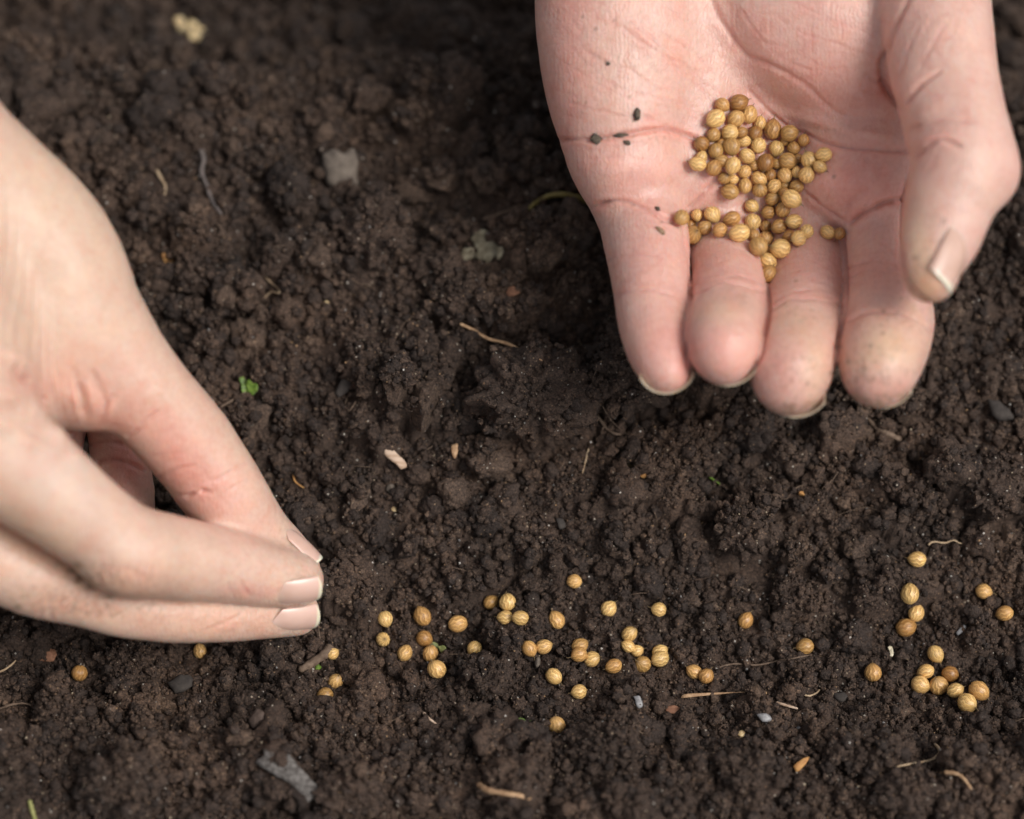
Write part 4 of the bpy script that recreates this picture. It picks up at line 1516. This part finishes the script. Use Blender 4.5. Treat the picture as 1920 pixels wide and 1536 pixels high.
# stones and chips
ground_sheet('flat_stone', 'pale grey flat stone standing in the soil of the far bank', 'stone',
             [(606, 290), (628, 280), (645, 288), (662, 278), (672, 300), (668, 330), (672, 348), (645, 354), (618, 350), (608, 325)], M_PEBBLE, 3.0, 1.6, tiltn=(0.05, -1, 0.9), wob=0.5, jag=0.02)
ground_sheet('slate_chip', 'bluish slate chip near the right border, level with the fingertips', 'stone chip',
             [(1853, 752), (1870, 752), (1886, 764), (1900, 782), (1880, 790), (1860, 780)], M_SLATE, 1.5, 1.8)
ground_sheet('slate_chip', 'dark slate flake in the soil below the pinching hand', 'stone chip',
             [(315, 1280), (340, 1264), (360, 1272), (356, 1290), (330, 1300)], M_SLATE, 1.5, 1.2)
ground_sheet('slate_chip', 'dark flat chip among rootlets left of the cluster of seven seeds', 'stone chip',
             [(1562, 1300), (1582, 1298), (1592, 1306), (1580, 1316), (1566, 1312)], M_SLATE, 1.2, 1.2)
ground_sheet('slate_chip', 'grey chip half buried above the scattered row, right of the middle', 'stone chip',
             [(1042, 972), (1056, 974), (1060, 988), (1048, 992)], M_SLATE, 1.0, 1.0)
ground_sheet('slate_chip', 'dark elongated flake right of the green sprout', 'stone chip',
             [(628, 738), (648, 700), (664, 708), (656, 728), (638, 744)], M_SLATE, 1.2, 1.2)
ground_sheet('pale_flake', 'pale blue grey flake standing up in front of the scattered row', 'flake',
             [(1188, 1306), (1200, 1306), (1206, 1324), (1196, 1328)], M_GLASS, 0.8, 1.6)
ground_sheet('pale_flake', 'small bluish flake below the white wood splinter', 'flake',
             [(1420, 1340), (1440, 1338), (1446, 1350), (1430, 1354)], M_GLASS, 0.9, 1.2)
ground_sheet('pale_flake', 'grey white curled flake above the cluster of seven seeds', 'flake',
             [(1792, 1186), (1806, 1172), (1812, 1176), (1804, 1186), (1796, 1192)], M_GLASS, 0.5, 1.0)
ground_sheet('frosted_flake', 'large frosted grey flake in the blurred foreground at lower left', 'flake',
             [(478, 1430), (500, 1410), (535, 1412), (560, 1436), (590, 1470), (600, 1498), (575, 1500), (545, 1470), (510, 1452)], plain_material('frosted', (0.045, 0.038, 0.034), (0.19, 0.175, 0.165), 900, 0.9, spec=0.2), 1.2, 1.2, wob=0.9)
ground_stone('pebble', 'smooth brown pebble below the hand, right of the slate flake', 'pebble', 487, 1352, 24, plain_material('brown_pebble', (0.075, 0.052, 0.042), (0.12, 0.085, 0.07), 300, 0.8), (0.85, 0.85, 1.0), 4, 0.9)
ground_stone('pebble', 'tan squarish pebble left of the ring of shade beside the little finger', 'pebble', 962, 548, 13, M_RUST, (1, 0.9, 0.8), 6, 0.6)
ground_stone('brick_crumb', 'reddish crumb in the soil left of the little finger', 'crumb', 1052, 478, 12, M_RUST, (0.9, 0.7, 0.9), 8, 0.6)
ground_stone('brick_crumb', 'rusty brown lump under the left end of the pinching hand', 'crumb', 88, 1228, 17, M_RUST, (1.1, 0.8, 0.7), 9, 0.9, fine=0.15)
ground_stone('brick_crumb', 'flat reddish crumb left of the foreground, below the brown straw', 'crumb', 1262, 1332, 12, M_RUST, (1.1, 0.8, 0.4), 12, 0.6)
ground_stone('orange_crumb', 'bright orange crumb in the foreground at right', 'crumb', 1636, 1366, 8, M_ORANGE, (0.8, 0.8, 1.0), 10, 0.6)
ground_stone('orange_crumb', 'small orange crumb near the green bud', 'crumb', 1209, 892, 7, M_ORANGE, (1.1, 0.8, 0.6), 11, 0.6)
ground_stone('orange_crumb', 'ochre crumb at the right, between bark sliver and wavy rootlet', 'crumb', 1503, 925, 8, M_ORANGE, (0.8, 0.8, 0.8), 13, 0.6)
for k, (px, py, rp, lab) in enumerate([
        (338, 716, 5, 'tiny white grit grain beside the green sprout'), (613, 566, 5, 'white grit grain on the clod above the root'),
        (508, 577, 4, 'tiny white grain below the kinked pale rootlet'), (912, 716, 6, 'glassy white grain on the shoulder of the biggest clod'),
        (444, 1216, 5, 'pale grain of grit just under the pinching hand'), (1362, 1010, 5, 'grey glinting grain in the middle of the slope'),
        (1354, 1345, 5, 'round white grain left of the white splinter'), (1390, 1376, 7, 'blurred white grain in the right foreground'),
        (1498, 1366, 6, 'blurred grey white grain below the splinter'), (733, 916, 9, 'bluish white grain under the pale wood chip'),
        (740, 956, 6, 'pair of white grains stuck together under the wood chip'), (1010, 1245, 4, 'white grain by the small grey grub shape')]):
    ground_stone('grit_grain', lab, 'grit', px, py, rp, M_GLASS if k % 3 == 2 else M_SHELL if k % 3 == 1 else M_PEBBLE, (1, 0.9, 0.9), 20 + k, 0.7, 0.3, group='single pale grains of grit')

# wood, straw, roots
ground_sheet('wood_chip', 'pale wood chip lying on the soil left of the biggest clod', 'wood chip',
             [(719, 838), (727, 833), (742, 848), (757, 862), (764, 873), (753, 881), (743, 872), (731, 862), (721, 852)], M_WOOD, 0.9, 1.1, jag=0.05)
ground_sheet('wood_chip', 'short brown wood chip right of the pale wood chip', 'wood chip',
             [(846, 834), (858, 833), (858, 850), (852, 862), (846, 848)], M_STRAW, 0.8, 0.9)
ground_sheet('straw', 'long reddish straw lying flat below the pair of seeds', 'straw',
             [(1274, 1307), (1284, 1302), (1330, 1299), (1392, 1298), (1330, 1304), (1282, 1309)], M_STRAW, 0.7, 1.4)
ground_tube('wood_splinter', 'short white splinter in front of the flat dark chip', 'splinter', [(1455, 1317), (1468, 1321), (1482, 1325), (1496, 1329)], 3.0, M_WOOD, 2.2, 0.8)
ground_tube('wood_splinter', 'thin upright splinter left of the green bud', 'splinter', [(1104, 840), (1099, 860), (1092, 888)], 2.2, M_ROOT, 1.5, 0.8)
ground_tube('straw', 'curved tan straw blurred at the bottom edge', 'straw', [(897, 1470), (915, 1482), (950, 1488), (975, 1492), (995, 1498)], 6, M_STRAW, 4, 1.2)
ground_sheet('wood_chip', 'yellow chip blurred in the right foreground', 'wood chip', [(1486, 1438), (1502, 1424), (1518, 1420), (1508, 1436), (1494, 1448)], M_ORANGE, 0.8, 1.6)
ground_tube('dry_stalk', 'bent yellow brown stalk at the lower right edge', 'stalk', [(1770, 1448), (1790, 1450), (1805, 1458), (1822, 1480)], 4.5, M_STRAW, 2.5, 1.2)
ground_tube('straw', 'slim splinter with a pale tip, left of the lowest seed', 'straw', [(793, 1336), (805, 1348), (824, 1362)], 3.2, M_WOOD, 1.8, 0.8)
ground_tube('bark_sliver', 'grey bark sliver below the index fingertip', 'bark', [(1625, 782), (1640, 798), (1662, 812), (1690, 825)], 3.5, M_DARKROOT, 7.0, 1.2)
ground_tube('root', 'thin reddish root lying diagonally above the biggest clod', 'root', [(862, 607), (888, 619), (915, 635), (950, 644), (985, 661), (1016, 676)], 3.4, M_STRAW, 2.8, 3.4, extra=[[(975, 658), (985, 668), (1005, 678)]])
ground_tube('root', 'dark branching root between the biggest clod and the fingertips', 'root', [(1080, 725), (1110, 765), (1135, 800), (1150, 812), (1165, 815)], 3.5, M_DARKROOT, 2.5, 1.0,
            extra=[[(1132, 800), (1128, 812), (1131, 822)], [(1188, 802), (1165, 818), (1132, 836)], [(1145, 805), (1150, 818), (1148, 824)], [(1168, 812), (1178, 830)]])
ground_tube('root', 'grey curved root on the far bank left of the flat stone', 'root', [(376, 280), (382, 300), (378, 322), (388, 348), (398, 378), (415, 402)], 5.5, plain_material('grey_root', (0.08, 0.065, 0.06), (0.18, 0.15, 0.14), 900, 0.7), 4, 1.2)
ground_tube('rootlet', 'kinked pale rootlet near the pinching hand', 'rootlet', [(480, 509), (492, 514), (508, 530), (521, 541), (523, 550), (508, 548), (492, 563)], 1.8, M_ROOT, 1.4, 0.8)
ground_tube('rootlet', 'short tan rootlet left of the grey curved root', 'rootlet', [(293, 318), (302, 335), (310, 350), (308, 368)], 3.2, M_ROOT, 2.0, 1.0)
ground_tube('rootlet', 'pale wavy rootlet above the highest seed at right', 'rootlet', [(1740, 1022), (1750, 1016), (1772, 1018), (1788, 1013), (1802, 1019), (1824, 1014)], 2.2, M_ROOT, 1.2, 0.8)
ground_tube('rootlet', 'small yellow curl of root beside the wood chip and thumb', 'rootlet', [(549, 890), (553, 902), (562, 910), (570, 915)], 2.0, M_ORANGE, 1.2, 0.6)
ground_tube('rootlet', 'fine root thread crossing the soil toward the lone seed right of the middle', 'rootlet', [(1340, 1254), (1375, 1245), (1420, 1247), (1465, 1238), (1490, 1234), (1520, 1228)], 2.0, M_DARKROOT, 1.3, 0.6)
ground_tube('rootlet', 'short twisted rootlet with a pale knob, under the lone seed at right', 'rootlet', [(1506, 1302), (1516, 1305), (1530, 1300), (1537, 1293)], 2.2, M_ROOT, 1.5, 0.8)
ground_tube('rootlet', 'thin root at the left border below the hand', 'rootlet', [(-8, 1262), (8, 1256), (22, 1246), (30, 1238)], 2.4, M_ROOT, 1.5, 0.8)
ground_tube('rootlet', 'long thin arched root at the left border, lower down', 'rootlet', [(-5, 1331), (20, 1322), (45, 1319), (62, 1325), (70, 1334)], 2.4, M_DARKROOT, 1.6, 0.8)
ground_tube('rootlet', 'loop of thin dark root left of the slate flake near the sprout', 'rootlet', [(652, 742), (648, 758), (655, 770), (668, 752)], 1.6, M_DARKROOT, 1.2, 0.6)
ground_tube('twig', 'dark twig pointing out under the middle fingernail', 'twig', [(560, 1258), (585, 1243), (612, 1224), (622, 1212)], 7.5, M_DARKROOT, 11, 1.0)
ground_tube('twig', 'dark twig joining the green sprout by the thumb', 'twig', [(412, 764), (430, 754), (450, 742), (462, 734)], 2.6, M_DARKROOT, 2.0, 1.0)
ground_tube('grass_blade', 'olive grass blade arching out from behind the little finger', 'grass blade', [(992, 392), (1008, 378), (1030, 367), (1055, 364), (1080, 370), (1105, 380)], 4.0, plain_material('olive_grass', (0.16, 0.12, 0.03), (0.28, 0.22, 0.07), 700, 0.5), 6, 1.5, noise=0.05, arch=3.0)
ground_tube('dry_stalk', 'dark brown stalk lying left of the olive grass blade', 'stalk', [(905, 412), (935, 402), (965, 390), (985, 380)], 3.5, M_DARKROOT, 3, 1.0)
ground_tube('sprout', 'pale curling sprout with a green top at the lower right', 'sprout', [(1680, 1438), (1710, 1432), (1735, 1428), (1752, 1422), (1762, 1408), (1752, 1394)], 2.2, M_ROOT, 3.2, 1.2, arch=1.5)
ground_tube('grass_blade', 'tiny green blade to the right of the green bud', 'grass blade', [(1330, 894), (1338, 900), (1350, 908)], 3.0, M_LEAF, 1.6, 0.8)
ground_tube('sprout', 'tiny sprout, green at one end and white at the other, left of the lowest seed', 'sprout', [(966, 1348), (978, 1348), (990, 1352), (998, 1350)], 2.0, M_LEAF, 1.4, 0.8)
ground_tube('grass_blade', 'yellow green stub blurred at the bottom left corner', 'grass blade', [(55, 1500), (60, 1518), (68, 1545)], 4, plain_material('olive_stub', (0.20, 0.20, 0.06), (0.32, 0.31, 0.12), 700, 0.6), 4, 1.2)


def leaflets(name, label, cat, blades, mat, stem=None, stem_mat=None):
    g = None
    root = None
    for k, ol in enumerate(blades):
        o = ground_sheet('leaf', None, None, ol, mat, 0.25, 1.0 + 0.35 * k, curl=0.2, tiltn=(0.3 * (-1) ** k, -0.5, 1), wob=0.35, jag=0.22)
        if root is None:
            root = bpy.data.objects.new(name, None)
            COL.objects.link(root)
            root.location = o.location.copy()
            g = root.location.copy()
            tag(root, label, cat)
        loc = o.location - g
        o.parent = root
        o.location = loc
    if stem:
        dd = (np.array(g) / MM - CAM) @ FWD
        o0 = np.array(g) / MM
        pts = [W(a, b, dd + 0.2) - o0 for a, b in stem]
        add('stem', tube_mesh('stem', pts, 0.22, 0.16, 6, 0.05), stem_mat or mat, parent=root)
    return root


leaflets('sprout', 'small bright green lobed sprout by the edge of the thumb', 'sprout',
         [[(449, 708), (456, 706), (462, 716), (470, 722), (466, 732), (454, 728)], [(462, 718), (472, 714), (482, 726), (478, 740), (466, 738)], [(450, 722), (460, 722), (466, 734), (456, 738)]], M_LEAF,
         [(470, 735), (462, 740), (452, 746)])
leaflets('seedling', 'small green seedling leaf between the stacked seeds', 'seedling',
         [[(800, 1208), (812, 1204), (822, 1212), (818, 1222), (806, 1220)], [(820, 1212), (832, 1210), (837, 1218), (828, 1224)]], plain_material('dull_leaf', (0.13, 0.15, 0.05), (0.24, 0.27, 0.10), 700, 0.6),
         [(812, 1216), (808, 1228), (800, 1236)])
leaflets('dried_leaf', 'crumpled dried grey leaf with green veins, left of the little finger', 'leaf',
         [[(884, 440), (900, 432), (918, 438), (922, 452), (905, 458), (886, 456)], [(894, 458), (918, 452), (936, 464), (934, 482), (914, 492), (896, 482)], [(860, 478), (872, 466), (890, 468), (886, 484), (868, 488)], [(932, 464), (944, 462), (942, 478), (934, 488)]],
         M_DRYLEAF, [(862, 500), (880, 486), (900, 470), (918, 452), (926, 440)], M_LEAF)
leaflets('curled_sprout', 'pale yellow curled sprout blurred in the far left background', 'sprout',
         [[(326, 32), (338, 28), (346, 42), (354, 52), (350, 66), (340, 60), (332, 50)], [(350, 50), (362, 40), (378, 46), (384, 62), (372, 76), (356, 74)]], M_SHELL, [(358, 70), (362, 84), (363, 100)], M_ORANGE)
leaflets('husk_bit', 'tiny yellow forked husk beside the pinching hand', 'husk',
         [[(303, 478), (308, 474), (314, 486), (310, 492)], [(312, 488), (322, 490), (329, 486), (320, 494)]], M_ORANGE)
leaflets('husk_bit', 'cream coloured curled husk left of the cluster of seven seeds', 'husk',
         [[(1664, 1214), (1670, 1211), (1674, 1220), (1668, 1222)], [(1668, 1220), (1674, 1218), (1675, 1230), (1669, 1230)]], plain_material('cream_husk', (0.60, 0.52, 0.36), (0.80, 0.72, 0.55), 700, 0.6))
ground_stone('green_bud', 'round translucent green bud in the middle of the slope', 'bud', 1168, 876, 10, M_LEAF, (0.95, 0.9, 1.0), 31, 0.9, 0.1, 0.01)
ground_stone('green_bud', 'tiny green leaf bud left of the pair of seeds below the fingertips', 'bud', 596, 1251, 7, M_LEAF, (1, 0.8, 0.7), 32, 0.8, 0.2, 0.02)
ground_stone('grub', 'small grey grub shaped bit between the pair on the clod and the lone seed', 'grub', 1008, 1243, 11, M_PEBBLE, (0.55, 0.9, 1.1), 33, 0.95, 0.1, 0.03)


def skin_crumb(px, py, rp, label, seed, sq=(1, 0.7, 0.6), rot=0.0, mat=None):
    h, n = HR.hit(px, py)
    r = rp / FPX * 600
    v, f = lump(4, seed, 0.5, 0.38, sq, 0.9)
    c, s = math.cos(rot), math.sin(rot)
    v = np.stack([v[:, 0] * c - v[:, 1] * s, v[:, 0] * s + v[:, 1] * c, v[:, 2]], -1)
    v = v[:, 0:1] * RT + v[:, 1:2] * UP - v[:, 2:3] * FWD
    o = add('soil_crumb', fast_mesh('soil_crumb', v * r * MM, f), mat or M_DIRTBIT, loc=h + n * r * 0.35)
    tag(o, label, 'soil crumb', 'bits of soil stuck to the open palm')


M_DIRTBIT = plain_material('dirt_bit', (0.05, 0.04, 0.03), (0.14, 0.11, 0.08), 1500, 0.8, bump=0.8)
skin_crumb(1193, 214, 9, 'oval dark crumb on the palm above the crease', 41, (0.6, 1.1, 0.6))
skin_crumb(1118, 258, 9.5, 'dark crumb sitting in the palm crease near the outer edge', 42, (1.05, 0.75, 0.6), 0.6)
skin_crumb(1163, 256, 10, 'elongated dark crumb sitting in the palm crease, right of the darker one', 43, (1.2, 0.4, 0.4), 0.1)
skin_crumb(1175, 267, 5.5, 'small pale crumb just below the palm crease', 44, (1.1, 0.7, 0.6))
skin_crumb(1140, 120, 3.5, 'tiny crumb in the upper left of the palm', 45)
skin_crumb(1233, 392, 4.5, 'tiny grey crumb at the base of the little finger', 46, (1, 0.7, 0.6), -0.6)
skin_crumb(1238, 434, 7.5, 'flat brown flake on the little finger below its base crease', 47, (1.2, 0.55, 0.25), -0.7, plain_material('brown_flake', (0.20, 0.13, 0.08), (0.34, 0.23, 0.15), 1500, 0.8))

# ------------------------------------------------------------------ the soil sheet and its crumbs
soil = add('ground', build_grid_mesh(), M_SOIL)
tag(soil, kind='structure')

obst = np.array([(x, y, z, r) for x, y, z, r in SEEDS_AT if True] )
seeds_g = obst[:len(soil_seeds)]


jx0, jx1 = np.searchsorted(gx, [-165, 165])
iy0, iy1 = np.searchsorted(gy, [-112, 175])
TX, TY = gx[jx0:jx1 + 1], gy[iy0:iy1 + 1]
HT = H[iy0:iy1 + 1, jx0:jx1 + 1].copy()


def raise_top(P, r, k=0.78):
    """add rounded bodies to the map of the topmost surface"""
    j0 = np.round((P[:, 0] - TX[0]) / STEP).astype(int)
    i0 = np.round((P[:, 1] - TY[0]) / STEP).astype(int)
    w = int(math.ceil(r.max() / STEP))
    for di in range(-w, w + 1):
        for dj in range(-w, w + 1):
            m = r * 0.92 > STEP * (math.hypot(di, dj) - 0.7)
            if not m.any():
                continue
            i, j = i0[m] + di, j0[m] + dj
            ok = (i >= 0) & (j >= 0) & (i < HT.shape[0]) & (j < HT.shape[1])
            i, j = i[ok], j[ok]
            q, rr = P[m][ok], r[m][ok]
            d2 = (TX[j] - q[:, 0]) ** 2 + (TY[i] - q[:, 1]) ** 2
            z = q[:, 2] + k * np.sqrt(np.clip((rr * 0.95) ** 2 - d2, 0, None))
            z = np.where(d2 < (rr * 0.95) ** 2, z, -1e9)
            np.maximum.at(HT, (i, j), z)


def top_at(x, y):
    i = np.clip(np.round((y - TY[0]) / STEP).astype(int), 0, HT.shape[0] - 1)
    j = np.clip(np.round((x - TX[0]) / STEP).astype(int), 0, HT.shape[1] - 1)
    inside = (x > -165) & (x < 165) & (y > -112) & (y < 175)
    return np.where(inside, HT[i, j], height(x, y))


_cl = np.array(CLODS)
for o in [q for q in COL.objects if q.name.startswith('soil_clod')]:
    v = np.empty(len(o.data.vertices) * 3, np.float32)
    o.data.vertices.foreach_get('co', v)
    v = v.reshape(-1, 3) / MM + np.array(o.location) / MM
    j = np.round((v[:, 0] - TX[0]) / STEP).astype(int)
    i = np.round((v[:, 1] - TY[0]) / STEP).astype(int)
    ok = (i >= 0) & (j >= 0) & (i < HT.shape[0]) & (j < HT.shape[1])
    np.maximum.at(HT, (i[ok], j[ok]), v[ok, 2])


def crumb_field(name, label, n, rmin, rmax, power, sub, nvar, mats, box, embed, avoid=0.9, amp=0.34, fine=0.13, facet=0.0):
    u = rng.random(n)
    r = (rmin ** -power + u * (rmax ** -power - rmin ** -power)) ** (-1 / power)
    x = rng.uniform(box[0], box[1], n)
    y = rng.uniform(box[2], box[3], n)
    # clumps: keep more crumbs where a slow noise is high
    keep = rng.random(n) < 0.80 + 0.7 * fbm(np.stack([x / 6, y / 6, np.full(n, rmin)], -1), 2)
    z = top_at(x, y) + r * (embed + rng.uniform(-0.15, 0.3, n))
    P = np.stack([x, y, z], -1)
    for cx, cy, cz, cr in CLODS:
        if cr > 4.2:
            keep &= ~((r > 0.9) & (np.hypot(x - cx, y - cy) < cr * 0.95))
    for sx, sy, sz, sr in KEEP:
        near_ = (np.abs(x - sx) < 14) & (np.abs(y - sy) < 14)
        ii = np.nonzero(near_ & keep)[0]
        s = np.array([sx, sy, sz])
        v = CAM - s
        v /= np.linalg.norm(v)
        d = P[ii] - s
        t = d @ v
        perp = np.linalg.norm(d - t[:, None] * v, axis=1)
        keep[ii[(t > -0.3) & (perp < sr + r[ii] * 0.6)]] = False
    # keep the seeds free: nothing inside them, nothing between them and the lens
    for sx, sy, sz, sr in seeds_g:
        s = np.array([sx, sy, sz])
        v = CAM - s
        v /= np.linalg.norm(v)
        d = P - s
        t = d @ v
        perp = np.linalg.norm(d - t[:, None] * v, axis=1)
        big = np.clip((r - 0.5) / 0.7, 0, 1)
        keep &= ~((np.linalg.norm(d, axis=1) < sr * 0.97 + r * (0.75 + 0.35 * big)))
        keep &= ~((t > 0) & (perp < sr * 0.94 + r * (0.4 + 0.95 * big)))
    P, r = P[keep], r[keep]
    if rmax > 0.8:
        raise_top(P, r)
    me = bpy.data.meshes.new(name)
    me.vertices.add(len(P))
    me.vertices.foreach_set('co', (P * MM).astype(np.float32).ravel())
    a = me.attributes.new('size', 'FLOAT', 'POINT')
    a.data.foreach_set('value', (r * MM).astype(np.float32))
    a = me.attributes.new('spin', 'FLOAT_VECTOR', 'POINT')
    a.data.foreach_set('vector', rng.uniform(0, 6.283, (len(P), 3)).astype(np.float32).ravel())
    a = me.attributes.new('kind_index', 'INT', 'POINT')
    a.data.foreach_set('value', rng.integers(0, nvar, len(P)).astype(np.int32))
    o = bpy.data.objects.new(name, me)
    COL.objects.link(o)
    tag(o, label, None, None, 'stuff')
    ng = bpy.data.node_groups.new(name, 'GeometryNodeTree')
    ng.interface.new_socket('Geometry', in_out='INPUT', socket_type='NodeSocketGeometry')
    ng.interface.new_socket('Geometry', in_out='OUTPUT', socket_type='NodeSocketGeometry')
    N, L = ng.nodes, ng.links
    gi, go = N.new('NodeGroupInput'), N.new('NodeGroupOutput')
    g2i = N.new('GeometryNodeGeometryToInstance')
    for k in range(nvar):
        v, f = lump(sub, 100 + k * 3 + sub, amp, fine, (1, rng.uniform(0.7, 1), rng.uniform(0.6, 0.95)), facet or (0.78 if k % 2 else 0.0))
        sm = fast_mesh(name + '_shape', v, f)
        sm.materials.append(mats[k % len(mats)])
        so = bpy.data.objects.new(name + '_shape', sm)      # a shape source, not linked into the scene
        oi = N.new('GeometryNodeObjectInfo')
        oi.inputs[0].default_value = so
        oi.inputs['As Instance'].default_value = True
        L.new(oi.outputs['Geometry'], g2i.inputs[0])
    ip = N.new('GeometryNodeInstanceOnPoints')
    ip.inputs['Pick Instance'].default_value = True
    L.new(gi.outputs[0], ip.inputs['Points'])
    L.new(g2i.outputs[0], ip.inputs['Instance'])

    def attr(nm, dt):
        q = N.new('GeometryNodeInputNamedAttribute')
        q.data_type = dt
        q.inputs[0].default_value = nm
        return [s for s in q.outputs if s.enabled][0]
    L.new(attr('kind_index', 'INT'), ip.inputs['Instance Index'])
    e2r = N.new('FunctionNodeEulerToRotation')
    L.new(attr('spin', 'FLOAT_VECTOR'), e2r.inputs[0])
    L.new(e2r.outputs[0], ip.inputs['Rotation'])
    L.new(attr('size', 'FLOAT'), ip.inputs['Scale'])
    L.new(ip.outputs[0], go.inputs[0])
    md = o.modifiers.new('scatter', 'NODES')
    md.node_group = ng
    return o


BOX = (-155, 155, -108, 172)
M_CR2 = soil_material('soil_crumb_brown', base=(0.082, 0.055, 0.041), speck=0.9)
M_CR3 = soil_material('soil_crumb_dark', base=(0.036, 0.0245, 0.020), speck=0.7)
BOX3 = (-215, 215, -170, 230)
BOX4 = (-320, 320, -270, 350)
BOX2 = (-132, 132, -102, 152)
crumb_field('soil_lumps', 'coarse crumbly lumps of dark soil covering the bed', 21000, 1.2, 4.8, 1.7, 4, 9, [M_SOIL, M_CR2, M_CR3], BOX4, 0.35, amp=0.5, fine=0.22)
crumb_field('soil_crumbs', 'fine dark soil crumbs covering the bed', 170000, 0.40, 1.5, 1.7, 3, 9, [M_SOIL, M_CR2, M_CR3, M_SOIL], BOX3, 0.65, amp=0.5, fine=0.22)
crumb_field('soil_dust', 'finest grains of dark soil covering the bed', 190000, 0.15, 0.42, 1.0, 1, 6, [M_CR2, M_SOIL, M_CR3], BOX2, 0.8, amp=0.45)
M_G1 = plain_material('grit_pale', (0.26, 0.20, 0.13), (0.46, 0.38, 0.28), 900, 0.4)
M_G2 = plain_material('grit_ochre', (0.28, 0.16, 0.08), (0.44, 0.28, 0.15), 900, 0.6)
M_G3 = plain_material('grit_grey', (0.13, 0.12, 0.115), (0.30, 0.29, 0.28), 900, 0.3)
crumb_field('grit', 'tiny pale and ochre mineral grains strewn over the soil', 8000, 0.10, 0.34, 2.4, 2, 6, [M_G1, M_G2, M_G3], BOX2, 0.5, facet=0.7)

# loose fibres and root hairs caught between the crumbs
VV, FF, nb = [], [], 0
for k in range(110):
    x, y = rng.uniform(-125, 125), rng.uniform(-98, 145)
    a, L_ = rng.uniform(0, 6.28), rng.uniform(3, 11)
    pts = []
    for t in np.linspace(0, 1, 6):
        pts.append((x, y, float(top_at(np.array([x]), np.array([y]))[0]) + 0.15 + 0.7 * math.sin(3.1 * t)))
        a += rng.normal() * 0.45
        x, y = x + math.cos(a) * L_ / 5, y + math.sin(a) * L_ / 5
    pts = np.array(pts)
    pts[1:-1, 2] = (pts[:-2, 2] + pts[1:-1, 2] + pts[2:, 2]) / 3 + 0.1
    m_ = tube_mesh('fibre', pts, rng.uniform(0.06, 0.13), 0.05, 5, 0.1)
    v = np.array([q.co[:] for q in m_.vertices])
    VV.append(v)
    FF += [tuple(i + nb for i in p.vertices) for p in m_.polygons]
    nb += len(v)
    bpy.data.meshes.remove(m_)
me = bpy.data.meshes.new('root_fibres')
me.from_pydata([tuple(q) for q in np.concatenate(VV)], [], FF)
tag(add('root_fibres', me, M_DARKROOT), 'hair thin brown root fibres caught between the crumbs', None, None, 'stuff')
